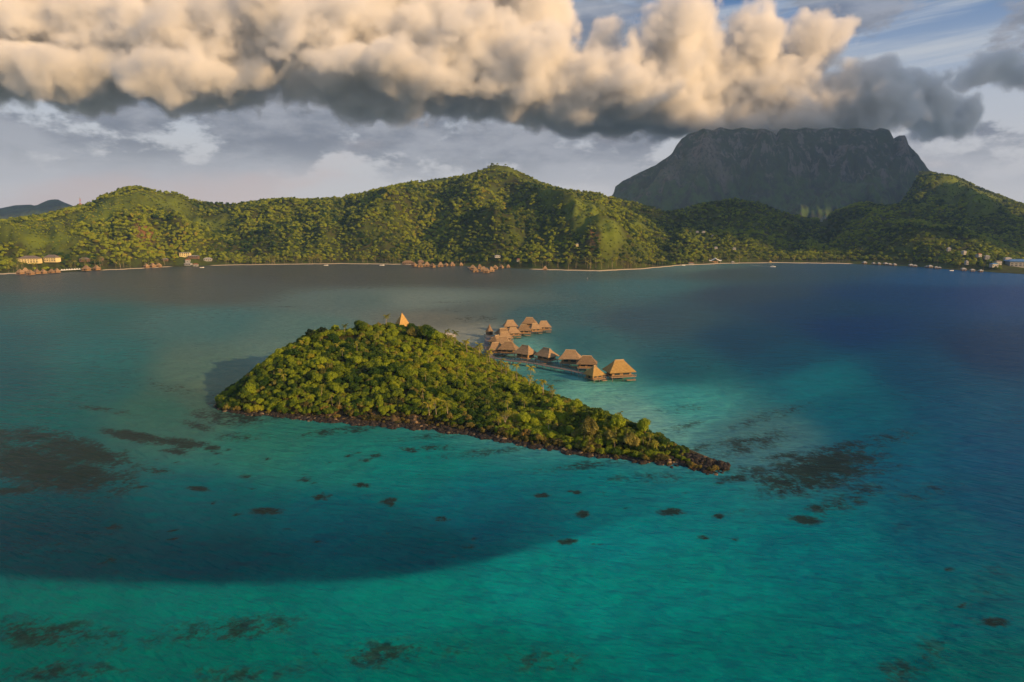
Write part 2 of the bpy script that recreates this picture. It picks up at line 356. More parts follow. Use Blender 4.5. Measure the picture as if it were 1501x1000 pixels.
bn = t.node('ShaderNodeBump', Strength=1.0, Distance=1.8); t.put(bn.inputs['Height'], hgt); t.L.new(bn.outputs[0], b.inputs['Normal'])
WATER_K = 1.1
wo = mesh_np('water', V, F, wm); tag(wo, kind='structure')
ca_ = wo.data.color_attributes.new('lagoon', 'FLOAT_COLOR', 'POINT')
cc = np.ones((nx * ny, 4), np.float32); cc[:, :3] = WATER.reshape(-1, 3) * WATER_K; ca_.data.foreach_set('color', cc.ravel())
fa = wo.data.attributes.new('coral', 'FLOAT', 'POINT'); fa.data.foreach_set('value', coral.ravel().astype(np.float32))

# ------------------------------------------------------------------ land
class Land:
    """a hill given by its shoreline, its skyline and the depth of its crest; pt(px, v): v 0 shore, 1 crest, 2 back foot"""
    def __init__(s, shore, sky, Yr, Yb, tree=0, noise=0, nscale=200, flat=12, power=1.0, seed=0, spurs=(), base=0.0, shoreY=None, cliff=None, rough=0, jag=0):
        s.jag = jag
        s.rough = rough
        s.sh, s.sk, s.yr, s.yb = [np.array(a, float).T if a is not None else None for a in (shore, sky, Yr, Yb)]
        s.tree, s.noise, s.ns, s.flat, s.pw, s.seed, s.spurs, s.base = tree, noise, nscale, flat, power, seed, spurs, base
        s.shoreY = None if shoreY is None else np.array(shoreY, float).T; s.cliff = cliff
    def pt(s, px, v):
        px = np.asarray(px, float); v = np.asarray(v, float); px, v = np.broadcast_arrays(px, v)
        if s.shoreY is not None: Y0 = np.interp(px, *s.shoreY)
        else: Y0 = Yat(np.interp(px, *s.sh))
        if s.jag: Y0 = Y0 + s.jag * (2 * fbm(px / 16, 0 * px, 4, 91, .65) - 1)
        Y1 = np.interp(px, *s.yr); Y2 = np.interp(px, *s.yb)
        t = (500 - np.interp(px, *s.sk)) / 1000
        zr = CH + Y1 * (-SP + CP * t) / (CP + SP * t) - s.tree
        zr = np.maximum(zr, .6)
        Y = np.where(v < 1, Y0 + (Y1 - Y0) * v, Y1 + (Y2 - Y1) * (v - 1))
        vv = np.where(v < 1, v, 2 - v)
        fl = s.flat / np.maximum(np.abs(Y1 - Y0), 1)
        ve = np.clip((vv - fl) / (1 - fl), 0, 1)
        f = np.interp(ve, *s.cliff) if s.cliff is not None else ve ** s.pw
        z = s.base + (zr - s.base) * f
        z = z + np.minimum(vv * np.abs(Y1 - Y0) * .12, .7) * (s.base == 0)
        if s.noise:
            xm = (px - 750) / 1000 * (Y0 + Y1) / 2
            wx = 60 * (fbm(xm / 300, Y / 300, 3, s.seed + 50) - .5)
            r = ridged((xm + wx) / s.ns, Y / (s.ns * 2.4), 4, s.seed) - .62
            r2 = fbm(xm / 60, Y / 60, 4, s.seed + 9) - .5
            z = z + s.noise * (r * 2.0 + r2 * .55) * np.minimum(1, 4 * ve * np.clip(1 - ve, 0, 1) * 1.2) * np.clip(zr / 60, 0, 1)
        if s.rough:
            xm = (px - 750) / 1000 * Y0; z = z + s.rough * (ridged(xm / 90, z / 200, 5, 77) - .6) * np.clip(6 * (1.02 - vv), .15, 1) * np.clip(zr / 60, 0, 1) + s.rough * .4 * (ridged(xm / 30, z / 40, 3, 78) - .6) * np.clip(6 * (1.02 - vv), .3, 1)
        for (a, va, b_, vb, wd, amp) in s.spurs:
            tt = np.clip((vv - vb) / (va - vb), 0, 1); c = b_ + (a - b_) * tt
            fall = sstep(min(va, vb) - .25, min(va, vb) + .05, vv) * sstep(max(va, vb) + .2, max(va, vb) - .1, vv)
            z = z + amp * np.exp(-((px - c) / wd) ** 2) * fall * sstep(0.01, .16, vv)
        z = np.where((v < 1) & (zr > 20), np.minimum(z, CH + Y * (zr - CH) / Y1), z)
        z = np.where(vv <= .0001, -.6, z)
        X = (px - 750.5) / 1000 * (Y * CP + (CH - z) * SP)
        return X, Y, z
    def grid(s, px, v):
        A, B = np.meshgrid(px, v); X, Y, Z = s.pt(A, B)
        n, m_ = len(px), len(v); I = np.arange(n * m_).reshape(m_, n)
        F = np.stack([I[:-1, :-1], I[:-1, 1:], I[1:, 1:], I[1:, :-1]], -1).reshape(-1, 4)
        return np.stack([X, Y, Z], -1).reshape(-1, 3), F, A.ravel(), B.ravel()
    def at(s, px, py, vmax=1.0):
        v = np.linspace(0.004, vmax, 500); X, Y, Z = s.pt(np.full(500, px), v); q = proj(X, Y, Z)[1]
        i = int(np.argmax(q <= py)) if (q <= py).any() else 499
        return Vector((float(X[i]), float(Y[i]), float(Z[i])))
def land_attr(o, name, arr):
    a = o.data.attributes.new(name, 'FLOAT', 'POINT'); a.data.foreach_set('value', np.asarray(arr, np.float32).ravel())
def land_mat(name, soil, green, sand, rock, scale=.02):
    m_ = bpy.data.materials.new(name); m_.use_nodes = True; t = NT(m_.node_tree); b = t.N['Principled BSDF']; b.inputs['Roughness'].default_value = .95; b.inputs['Specular IOR Level'].default_value = .1
    geo = t.node('ShaderNodeNewGeometry').outputs['Position']
    n = t.noise(geo, scale, 6, .65); n2 = t.noise(geo, scale * 8, 4, .6)
    c = t.mix(t.ramp(t.m('ADD', t.m('MULTIPLY', n, .6), t.m('MULTIPLY', n2, .4)), .35, .65), soil, green)
    g = t.node('ShaderNodeAttribute', attribute_name='grass').outputs['Fac']
    c = t.mix(g, c, t.mix(n2, (.07, .11, .01), (.17, .20, .02)))
    rk = t.node('ShaderNodeAttribute', attribute_name='rock').outputs['Fac']
    c = t.mix(t.m('MULTIPLY', rk, t.ramp(n2, .3, .6)), c, rock)
    sd = t.node('ShaderNodeAttribute', attribute_name='sand').outputs['Fac']
    if name == 'mountain_ground':
        sp = t.node('ShaderNodeSeparateXYZ'); t.put(sp.inputs[0], geo)
        st = t.noise(t.v('MULTIPLY', geo, (1, 1, .18)), .022, 5, .7)
        c = t.mix(t.m('MULTIPLY', t.ramp(st, .5, .62), t.ramp(sp.outputs[2], 200, 420)), c, (.13, .11, .10))
        c = t.mix(t.m('MULTIPLY', t.ramp(t.noise(geo, .012, 5, .7), .4, .6), t.ramp(sp.outputs[2], 480, 250)), c, (.05, .085, .02))
    c = t.mix(sd, c, sand)
    t.put(b.inputs['Base Color'], c)
    bn = t.node('ShaderNodeBump', Strength=1.0, Distance=.25 / scale * .02); t.put(bn.inputs['Height'], n2); t.L.new(bn.outputs[0], b.inputs['Normal'])
    return m_
SHORE = [(-400,410),(0,402.5),(60,400.5),(150,396.5),(250,391.5),(350,388.5),(500,387),(600,388),(700,391),(800,396),(880,397.5),(940,394.5),(1000,389),(1060,386.5),(1150,385.5),(1250,387),(1340,391),(1420,397),(1501,402),(1700,410),(1900,416)]
SKY_A = [(-400,345),(-200,330),(0,322),(60,313),(100,304),(120,301),(135,297),(150,288),(180,284),(205,277),(240,281),(255,280),(280,289),(310,292),(350,293),(400,292),(450,290),(500,289),(530,282),(560,276),(590,270),(620,264),(660,259),(690,254),(710,248),(725,244),(745,249),(765,262),(785,272),(820,276),(850,278),(880,281),(895,287),(915,292),(950,298),(980,305),(1010,299),(1040,295),(1075,291),(1110,296),(1140,307),(1170,315),(1200,322),(1230,314),(1260,305),(1300,302),(1330,296),(1350,300),(1380,318),(1420,338),(1460,356),(1501,368),(1600,380),(1750,392),(1900,400)]
YR_A = [(-400,1500),(0,1650),(240,1780),(500,1900),(725,1950),(900,1850),(980,1900),(1075,2000),(1200,2150),(1300,2200),(1400,2000),(1501,1800),(1900,1500)]
LA = Land(SHORE, SKY_A, YR_A, [(-400,2300),(725,2700),(1900,2400)], jag=10, tree=6, noise=62, nscale=190, power=.95, seed=3, flat=16,
          spurs=[(760, .95, 900, .1, 45, 32), (985, .9, 945, .15, 38, -26), (180, .9, 120, .2, 60, 24), (330, .9, 350, .2, 50, -22), (560, .9, 520, .2, 60, 18), (1090, .9, 1130, .3, 50, 14), (1250, .95, 1330, .2, 50, 22)])
land1 = land_mat('hillside_ground', (.04, .036, .012), (.06, .085, .01), (.62, .50, .33), (.20, .10, .045), .02)
def vgrid(n1, n2): return np.concatenate([[0, .004, .008, .012, .016, .022, .03], np.linspace(.045, 1, n1), np.linspace(1, 2, n2)[1:]])
def px_blob(px, v, L):
    r = np.zeros(np.shape(px))
    for (a, va, rx, rv, an) in L:
        ca, sa = math.cos(an), math.sin(an); u = (px - a) / rx; w_ = (v - va) / rv
        uu, ww = u * ca - w_ * sa, u * sa + w_ * ca
        r = np.maximum(r, np.clip(1.5 - np.hypot(uu, ww) * 1.2, 0, 1))
    return r
GRASS_A = [(860,.42,34,.2,.7),(895,.18,22,.1,0),(820,.62,30,.16,0),(230,.8,60,.16,0),(150,.62,60,.2,0),(40,.5,70,.3,0),(300,.62,40,.1,0),(740,.97,22,.06,0),(600,.97,60,.03,0),(530,.99,40,.02,0),(70,.25,50,.1,0),(930,.6,20,.1,0)]
GRASS_C = [(1375,.9,40,.1,0),(1400,.6,26,.22,-.6),(1440,.4,26,.16,-.6),(1440,.88,40,.05,0)]
def make_land(name, L, pxs, vs, mt, grass=(), sandspans=(), soil=()):
    V, F, A, B = L.grid(pxs, vs); o = mesh_np(name, V, F, mt, smooth=True); tag(o, kind='structure')
    g = px_blob(A, B, grass) * sstep(.3, .6, fbm(A / 14, B * 30, 3, 5) + .15) if grass else np.zeros(len(A))
    sd = np.zeros(len(A))
    for a, b_, wd in sandspans:
        sd = np.maximum(sd, sstep(a - 4, a + 4, A) * sstep(b_ + 4, b_ - 4, A) * (B * 500 < wd) * (V[:, 2] < 2.2))
    land_attr(o, 'grass', g); land_attr(o, 'sand', sd); land_attr(o, 'rock', px_blob(A, B, soil) if soil else np.zeros(len(A)))
    return o
make_land('hill', LA, np.arange(-400, 1901, 3.0), vgrid(90, 30), land1, GRASS_A, [(-400, 62, 14), (150, 250, 9), (310, 625, 10), (780, 1248, 9)], [(215, .28, 18, .06, .3), (870, .14, 10, .04, 0)])
SKY_C = [(1240,345),(1290,312),(1320,298),(1338,275),(1348,258),(1365,255),(1400,256),(1422,264),(1435,272),(1455,281),(1480,291),(1501,300),(1560,322),(1650,352),(1800,380),(1900,392)]
LC_ = Land(None, SKY_C, [(1240,2500),(1350,2900),(1501,2700),(1900,2400)], [(1240,3300),(1900,3400)], tree=6, noise=60, nscale=220, power=.9, seed=21, flat=0, base=10, shoreY=[(1240,1650),(1501,1600),(1900,1500)],
           spurs=[(1350, .97, 1450, .3, 26, 34), (1420, .9, 1500, .4, 26, -22)])
make_land('hill', LC_, np.arange(1240, 1901, 3.0), vgrid(80, 20), land1, GRASS_C)
SKY_M = [(780,330),(860,306),(885,297),(899,285),(902,274),(912,266),(940,252),(960,243),(985,226),(991,214),(999,204),(1010,196),(1022,193),(1030,189),(1045,191),(1056,187),(1075,190),(1088,187),(1104,190),(1120,189),(1131,193),(1138,198),(1143,190),(1150,188),(1165,190),(1180,187),(1200,190),(1216,187),(1240,190),(1262,188),(1280,191),(1290,188),(1303,190),(1310,203),(1318,199),(1327,199),(1332,213),(1344,226),(1352,238),(1365,253),(1400,276),(1460,310),(1520,330)]
LM = Land(None, SKY_M, [(780,4500),(1520,4500)], [(780,5600),(1520,5600)], tree=0, noise=170, nscale=260, seed=40, flat=0, base=30, rough=48, shoreY=[(780,3650),(1520,3650)],
          cliff=np.array([(0, 0), (.3, .12), (.55, .34), (.68, .5), (.75, .72), (.88, .86), (.95, .97), (1, 1)]).T)
mm = land_mat('mountain_ground', (.03, .032, .022), (.04, .055, .022), (.5, .4, .3), (.17, .13, .11), .006)
make_land('mountain', LM, np.arange(780, 1521, 2.0), np.concatenate([np.linspace(0, 1, 170), np.linspace(1, 2, 20)[1:]]), mm, soil=[(1030,.76,26,.09,0),(965,.72,34,.09,0),(1060,.7,14,.03,0),(1230,.82,20,.04,0),(1325,.9,8,.1,0)])
SKY_F = [(-500,330),(-200,312),(-60,309),(0,305.5),(22,301),(45,300),(52,302),(62,297),(72,293),(84,292),(92,296),(105,301),(130,312),(200,330)]
LF = Land(None, SKY_F, [(-500,5600),(200,5600)], [(-500,6500),(200,6500)], noise=60, nscale=300, seed=60, flat=0, base=5, shoreY=[(-500,4300),(200,4300)])
make_land('far_hills', LF, np.arange(-500, 201, 5.0), np.concatenate([np.linspace(0, 1, 60), np.linspace(1, 2, 12)[1:]]), mm)

# the islet
ISL_F = [(316,597),(330,602),(360,605),(400,609),(450,616),(520,623),(600,628),(660,633),(700,640),(740,648),(780,655),(830,663),(880,668),(940,675),(1000,684),(1040,689),(1066,691)]
ISL_S = [(316,592),(325,583),(335,577),(350,560),(375,535),(400,516),(430,498),(455,484),(480,478),(520,477),(545,472),(575,470),(600,474),(630,479),(650,490),(665,506),(690,520),(720,538),(760,562),(800,580),(850,592),(880,598),(920,613),(960,633),(1000,656),(1030,671),(1050,681),(1066,689)]
LI = Land(ISL_F, ISL_S, [(316,297),(340,302),(400,325),(450,345),(560,362),(620,368),(660,356),(700,338),(760,305),(800,287),(850,268),(920,246),(1000,230),(1066,219)],
          [(316,300),(340,330),(400,370),(450,410),(560,462),(620,485),(650,480),(690,430),(740,375),(800,318),(850,290),(950,255),(1040,228),(1066,221)], tree=4.2, noise=2.2, nscale=40, power=.8, seed=80, flat=5, jag=4.5)
land_i = land_mat('islet_ground', (.05, .035, .015), (.04, .05, .012), (.55, .45, .32), (.12, .08, .045), .15)
V, F, A, B = LI.grid(np.arange(316, 1066.5, 1.5), np.concatenate([[0, .01, .025, .045, .07, .1], np.linspace(.13, 1, 60), np.linspace(1, 1.95, 40)[1:], [2]]))
isl = mesh_np('islet_ground', V, F, land_i, smooth=True); tag(isl, kind='structure')
land_attr(isl, 'grass', np.zeros(len(A))); land_attr(isl, 'rock', sstep(.22, .05, B)); land_attr(isl, 'sand', ((B > 1.9) & (A > 600) & (A < 720)) | ((B > 1.93) & (A > 720)))
sp_ = MB(); c0 = G(647, 492); n = 20; rings = [(1, -.15), (.75, .25), (.4, .5), (.02, .6)]
sp_.poly([(c0.x + math.cos(2 * math.pi * i / n) * 12 * q * (1 + .15 * math.sin(3 * i)), c0.y + math.sin(2 * math.pi * i / n) * 15 * q, z) for (q, z) in rings for i in range(n)],
         [(k * n + i, k * n + (i + 1) % n, k * n + n + (i + 1) % n, k * n + n + i) for k in range(3) for i in range(n)])
tag(sp_.build('beach', mat('beach_sand', (.62, .52, .38), .95, .4, .15), None, True), kind='structure')
# ------------------------------------------------------------------ foliage builders
def crown_mesh(name, n, r=1.0, hz=.75, leaf=.14, lobes=9, mt=None, seed=0, core=True, spread=.55, conic=0):
    g = np.random.default_rng(seed)
    th = g.uniform(0, 2 * np.pi, lobes); ph = np.arccos(g.uniform(-.25, 1, lobes))
    C = np.stack([np.cos(th) * np.sin(ph), np.sin(th) * np.sin(ph), np.cos(ph) * hz], 1) * spread * r
    C[0] = (0, 0, .1); Rl = g.uniform(.34, .58, lobes) * r; Rl[0] = .7 * r
    k = g.integers(0, lobes, n); d = g.normal(size=(n, 3)); d /= np.linalg.norm(d, axis=1)[:, None]; d[:, 2] = np.where(d[:, 2] < -.35, -d[:, 2], d[:, 2])
    rad = Rl[k] * g.uniform(.72, 1.08, n)
    p = C[k] + d * rad[:, None] * np.array([1, 1, hz + .1])
    if conic:
        hgt = np.clip((p[:, 2] + hz) / (2 * hz), 0, 1); p[:, :2] *= (1.15 - conic * hgt)[:, None]
    nrm = d + g.normal(size=(n, 3)) * .55; nrm /= np.linalg.norm(nrm, axis=1)[:, None]
    a = np.cross(nrm, g.normal(size=(n, 3))); a /= np.linalg.norm(a, axis=1)[:, None]; b_ = np.cross(nrm, a)
    s = leaf * r * g.uniform(.6, 1.3, n)[:, None]
    q = np.stack([p - a * s, p - b_ * s * .6, p + a * s, p + b_ * s * .6], 1).reshape(-1, 3)
    Fq = [tuple(range(i * 4, i * 4 + 4)) for i in range(n)]
    Vq = q.tolist()
    if core:
        for c, rr in zip(C, Rl):
            base = len(Vq); nu, nv = 7, 5
            for j in range(nv + 1):
                for i in range(nu):
                    a1 = 2 * math.pi * i / nu + j * .4; b1 = math.pi * j / nv; q_ = rr * .74 * g.uniform(.85, 1.1)
                    Vq.append([c[0] + q_ * math.cos(a1) * math.sin(b1), c[1] + q_ * math.sin(a1) * math.sin(b1), c[2] + q_ * math.cos(b1) * hz])
            for j in range(nv):
                for i in range(nu): Fq.append((base + j * nu + i, base + (j + 1) * nu + i, base + (j + 1) * nu + (i + 1) % nu, base + j * nu + (i + 1) % nu))
    return mesh_np(name, np.array(Vq), Fq, mt)
def make_tree(name, h, r, mt, n=900, leaf=.12, hz=.75, seed=0, lobes=10, trunk='bark', spread=.72, conic=0, cz=None):
    t = empty(name)
    c = crown_mesh('crown', n, 1.0, hz, leaf, lobes, M[mt], seed, True, spread, conic); c.parent = t
    c.scale = (r, r, r); c.location = (0, 0, cz if cz is not None else h - r * hz)
    tb = MB(); zc = c.location.z
    tb.tube([(0, 0, -.6), (.05 * r, .03 * r, zc * .5), (0, 0, zc)], [.09 * r, .065 * r, .04 * r], 6)
    for k in range(4):
        a = k * 1.7 + seed; tb.bar((0, 0, zc * .55), (math.cos(a) * r * .5, math.sin(a) * r * .5, zc + r * .1), .04 * r, 4, .015 * r)
    tb.build('trunk', M[trunk], t)
    return t
def frond(mb, base, az_, L, droop, rise, wd, nl=12):
    pts = []
    for i in range(9):
        u = i / 8; rr = L * (u - .12 * u * u); z = L * (rise * u - droop * u * u)
        pts.append(Vector((math.cos(az_) * rr, math.sin(az_) * rr, z)) + Vector(base))
    side = Vector((-math.sin(az_), math.cos(az_), 0))
    mb.tube(pts, [.045 * (1 - i / 9) + .01 for i in range(9)], 3)
    for i in range(nl):
        u = (i + .8) / nl; k = min(int(u * 8), 7); f = u * 8 - k
        p = pts[k].lerp(pts[min(k + 1, 8)], min(f, 1)); d = (pts[min(k + 1, 8)] - pts[k]).normalized()
        ll = wd * math.sin(math.pi * min(u * .85 + .12, 1)) + .15
        for s_ in (-1, 1):
            tip = p + side * s_ * ll * .8 + d * ll * .45 - Vector((0, 0, ll * .45)); w_ = d * (L / nl * .42)
            mb.poly([p - w_, p + w_, tip + w_ * .35, tip - w_ * .3], [(0, 1, 2, 3)])
def make_palm(name, h, lean=(.5, .3), nf=15, L=3.0, seed=0, mt='palm', trunk='pale_bark'):
    r_ = random.Random(seed); t = empty(name)
    tb = MB(); pts = [(lean[0] * (i / 6) ** 1.7, lean[1] * (i / 6) ** 1.7, h * i / 6 - (.5 if i == 0 else 0)) for i in range(7)]
    tb.tube(pts, [.24, .17, .15, .14, .13, .12, .11], 6); tb.build('trunk', M[trunk], t)
    fb = MB()
    for i in range(nf):
        a = i * 2.39996 + r_.uniform(-.2, .2); e = (i % 5) / 4
        frond(fb, pts[-1], a, L * r_.uniform(.85, 1.12), .55 + .25 * (1 - e), -.15 + 1.1 * e, .8)
    fb.build('crown', M[mt], t)
    nb = MB()
    for i in range(5):
        a = i * 1.26; c = Vector(pts[-1]) + Vector((math.cos(a) * .22, math.sin(a) * .22, -.22)); q = .14
        nb.poly([c + Vector(v) * q for v in ((1, 0, 0), (-1, 0, 0), (0, 1, 0), (0, -1, 0), (0, 0, 1.3), (0, 0, -1.3))], [(0, 2, 4), (2, 1, 4), (1, 3, 4), (3, 0, 4), (2, 0, 5), (1, 2, 5), (3, 1, 5), (0, 3, 5)])
    nb.build('coconut_bunch', M['wood'], t)
    return t

# near broadleaf trees: prototypes are real trees standing on the islet
protos = [make_tree('tree', 4.6, 2.3, 'leaf', 1700, .088, .85, i, 15) for i in range(5)]
far_protos = []
def place(o, p, rz=None, s=1.0, sink=0.0):
    o.location = (p[0], p[1], p[2] - sink); o.rotation_euler = (0, 0, random.uniform(0, 6.28) if rz is None else rz); o.scale = (s, s, s) if not isinstance(s, tuple) else s
LBL_TREE = 'leafy green broadleaf tree %s'
def zone(px, v):
    if v > .78 and px < 700: return 'around the islet hilltop'
    if px < 440: return 'on the left flank of the islet'
    if px < 560: return 'in the left middle of the islet front slope'
    if px < 680: return 'above the three pale trunked palms of the islet'
    if px < 800: return 'between the three palms and the casuarinas of the islet'
    return 'on the low right end of the islet'
def isl_dens(px, v): return True
# candidate points on the islet by dart throwing
cand = []
cell = {}
def try_pt(x, y, md):
    k = (int(x // 3), int(y // 3))
    for i in (-1, 0, 1):
        for j in (-1, 0, 1):
            for q in cell.get((k[0] + i, k[1] + j), ()):
                if (q[0] - x) ** 2 + (q[1] - y) ** 2 < md * md: return False
    cell.setdefault(k, []).append((x, y)); return True
for _ in range(48000):
    px = random.uniform(320, 1052); v = random.uniform(.055, 1.9)
    if px > 1008 or (px > 960 and v < .3): continue
    if px > 700 and v > 1.75: continue
    if 575 < px < 612 and 1.0 < v < 1.25: continue
    if 470 < px < 530 and .86 < v < .93: continue
    if v < .03 + .09 * float(fbm(px / 22, 0, 3, 9)): continue
    X, Y, Z = LI.pt(px, v); X, Y, Z = float(X), float(Y), float(Z)
    if random.random() > min(1, Y / 330): continue
    if try_pt(X, Y, 1.5): cand.append((px, v, X, Y, Z))
vis = [c for c in cand if c[1] < 1.02]
random.shuffle(vis)
lead, rest = vis[:290], vis[290:] + [c for c in cand if c[1] >= 1.02]
for i, (px, v, X, Y, Z) in enumerate(lead):
    o = protos[i] if i < len(protos) else copy_tree(protos[i % len(protos)])
    tag(o, LBL_TREE % zone(px, v), 'tree', 'broadleaf trees of the islet canopy, ' + zone(px, v))
    s = random.choice((.42, .5, .6, .7, .8, 1.1)) * random.uniform(.9, 1.1) * (.7 if v < .22 else 1) * (.6 if px > 975 else 1)
    place(o, (X, Y, Z), s=(s, s, s * random.uniform(.85, 1.15)), sink=.4)

def scatter(name, pts, sources, kind='stuff'):
    """pts: list of (x,y,z,scale,rz,idx); one object whose copies are instanced foliage"""
    me = bpy.data.meshes.new(name); me.from_pydata([p[:3] for p in pts], [], [])
    for nm, i in (('sc', 3), ('rz', 4)):
        a = me.attributes.new(nm, 'FLOAT', 'POINT'); a.data.foreach_set('value', [p[i] for p in pts])
    a = me.attributes.new('idx', 'INT', 'POINT'); a.data.foreach_set('value', [int(p[5]) for p in pts])
    o = bpy.data.objects.new(name, me); COL.objects.link(o)
    ng = bpy.data.node_groups.new(name, 'GeometryNodeTree')
    ng.interface.new_socket('Geometry', in_out='INPUT', socket_type='NodeSocketGeometry'); ng.interface.new_socket('Geometry', in_out='OUTPUT', socket_type='NodeSocketGeometry')
    N, L = ng.nodes, ng.links; gi, go = N.new('NodeGroupInput'), N.new('NodeGroupOutput')
    j = N.new('GeometryNodeJoinGeometry')
    for s_ in reversed(sources):
        oi = N.new('GeometryNodeObjectInfo'); oi.inputs['Object'].default_value = s_; oi.transform_space = 'ORIGINAL'; oi.inputs['As Instance'].default_value = True
        L.new(oi.outputs['Geometry'], j.inputs[0])
    ip = N.new('GeometryNodeInstanceOnPoints'); L.new(gi.outputs[0], ip.inputs['Points']); L.new(j.outputs[0], ip.inputs['Instance']); ip.inputs['Pick Instance'].default_value = True
    def attr(nm, ty):
        n = N.new('GeometryNodeInputNamedAttribute'); n.data_type = ty; n.inputs['Name'].default_value = nm; return n.outputs[0]
    L.new(attr('idx', 'INT'), ip.inputs['Instance Index']); L.new(attr('sc', 'FLOAT'), ip.inputs['Scale'])
    cx = N.new('ShaderNodeCombineXYZ'); L.new(attr('rz', 'FLOAT'), cx.inputs[2]); L.new(cx.outputs[0], ip.inputs['Rotation'])
    L.new(ip.outputs[0], go.inputs[0]); md = o.modifiers.new('scatter', 'NODES'); md.node_group = ng
    tag(o, kind=kind); return o
crowns = [kids(p)[0] for p in protos]
pts = [(X, Y, Z + 1.3 * s, 2.3 * s, random.uniform(0, 6.28), random.choice((0, 1, 2, 3, 4, 0, 1, 2, 3, 4, 5, 6))) for (px, v, X, Y, Z) in rest for s in [random.choice((.4, .5, .6, .7, .8)) * (.6 if px > 975 else 1)]]
ne = make_tree('casuarina_tree', 8.2, 3.6, 'needle', 3600, .05, 1.05, 50, 14, spread=.7, conic=.5)
dk_ = make_tree('tree', 4.6, 2.2, 'dark_leaf', 900, .12, .8, 40, 9)
o = scatter('undergrowth', pts, crowns + [kids(ne)[0], kids(dk_)[0]])
tag(o, 'dense green shrub and tree mass filling the islet between its trees', 'vegetation')

# dry scrub near the rocky rim
def rim(px): return 'left part of the islet' if px < 520 else 'below the three palms of the islet' if px < 740 else 'right part of the islet' if px < 960 else 'rocky right tip of the islet'
dryp = make_tree('shrub', 1.5, 1.0, 'dry_leaf', 500, .15, .7, 31, 7)
dry_pts = []
for _ in range(400):
    px = random.uniform(322, 1052); v = random.uniform(.03, .15) if random.random() < .8 else random.uniform(.04, .26)
    if random.random() > .35 + .65 * float(fbm(px / 40, 0, 2, 3)): continue
    X, Y, Z = LI.pt(px, v); dry_pts.append((float(X), float(Y), float(Z)))
for i, p in enumerate(dry_pts[:110]):
    o = dryp if i == 0 else copy_tree(dryp)
    tag(o, 'low yellow-brown dry shrub on the rocky rim, ' + rim(proj(*p)[0]), 'shrub', 'dry shrubs on the islet rim, ' + rim(proj(*p)[0]))
    s = random.uniform(.9, 2.0); place(o, p, s=(s, s, s * random.uniform(.7, 1.2)), sink=.1)
o = scatter('scrub', [(p[0], p[1], p[2] + .3, random.uniform(.5, 1.5), random.uniform(0, 6), 0) for p in dry_pts[110:]], [kids(dryp)[0]])
tag(o, 'dry ground scrub among the rim rocks of the islet', 'scrub')

# rocks
def rock_mesh(name, seed, mt):
    g = np.random.default_rng(seed); import bmesh
    bm = bmesh.new(); bmesh.ops.create_icosphere(bm, subdivisions=2, radius=1)
    off = g.uniform(0, 50, 3)
    for v_ in bm.verts:
        p = v_.co; n_ = float(fbm(p.x * 1.3 + off[0] + p.z, p.y * 1.3 + off[1] - p.z * .7, 3, seed))
        v_.co = p * (.55 + .9 * n_); v_.co.z *= .75
    me = bpy.data.meshes.new(name); bm.to_mesh(me); bm.free(); me.materials.append(mt); o = bpy.data.objects.new(name, me); COL.objects.link(o); return o
rocks = [rock_mesh('boulder', i, M['rock'] if i < 4 else M['palerock']) for i in range(5)]
rk = []
for _ in range(4200):
    px = random.uniform(316, 1067); v = abs(random.gauss(0, .045)) - .02
    if px > 975 and random.random() < .9: v = random.uniform(-.05, 1.0)
    X, Y, Z = LI.pt(px, max(v, 0.002)); X, Y, Z = float(X), float(Y), float(Z)
    if v < 0: Y += v * 60; Z = -.1
    rk.append((X, Y, max(Z, -.15), random.uniform(.25, .8) * (1.3 if random.random() < .15 else 1), random.uniform(0, 6.28), 4 if random.random() < .08 else random.randrange(4)))
rk.sort(key=lambda r: -r[3])
for i, r in enumerate(rk[:120]):
    k = r[5]; o = rocks[k]
    if 'used' in o.keys(): o = o.copy(); COL.objects.link(o)
    else: o['used'] = 1
    place(o, r[:3], s=r[3] * 1.15)
    zr_ = rim(proj(*r[:3])[0]); q_ = 'dark volcanic' if k < 4 else 'pale brown'
    tag(o, q_ + ' boulder at the waterline, ' + zr_, 'boulder', q_ + ' boulders at the waterline, ' + zr_)
o = scatter('rubble', [r for r in rk[120:]], rocks); tag(o, 'small dark rock rubble along the waterline of the islet', 'rubble')
for o in COL.objects:
    if 'used' in o.keys(): del o['used']

# named islet trees
palm_protos = [make_palm('palm_tree', 9.5, (.8, .3), 16, 3.0, 1), make_palm('palm_tree', 8, (-.6, .4), 15, 2.8, 2), make_palm('palm_tree', 11, (.3, -.5), 15, 2.9, 3)]
used = set()
def palm(k, px, py, s, label, rz=None, v=None, group=None):
    o = palm_protos[k] if k not in used else copy_tree(palm_protos[k]); used.add(k)
    p = LI.at(px, py) if v is None else Vector([float(q) for q in LI.pt(px, v)])
    place(o, p, rz, s, .2); tag(o, label, 'palm tree', group); return o
palm(0, 640, 616, .95, 'palm with the leaning trunk, middle of three palms on the islet front shore', 2.6)
palm(1, 630, 617, .9, 'leftmost of three pale trunked palms on the islet front shore', 1.)
palm(1, 657, 618, 1.0, 'rightmost of three pale trunked palms on the islet front shore', 0.3)
palm(2, 777, 566, .95, 'tall slender palm standing out against the water behind the islet ridge', .4, v=1.5)
palm(1, 742, 556, 1.0, 'bushy palm on the back slope left of the tall slender palm', 1.1, v=1.25)
palm(0, 797, 572, .8, 'palm behind the islet ridge, left of the last two right of the slender one', 2, v=1.4)
palm(1, 809, 577, .62, 'small palm peeking over the ridge, rightmost of the islet palms', 3, v=1.35)
palm(0, 718, 530, .95, 'yellow lit palm in front of the nearest jetty corner', 4, v=1.35)
palm(1, 702, 530, .9, 'short palm left of the jetty corner, right of the dark one', 5, v=1.3)
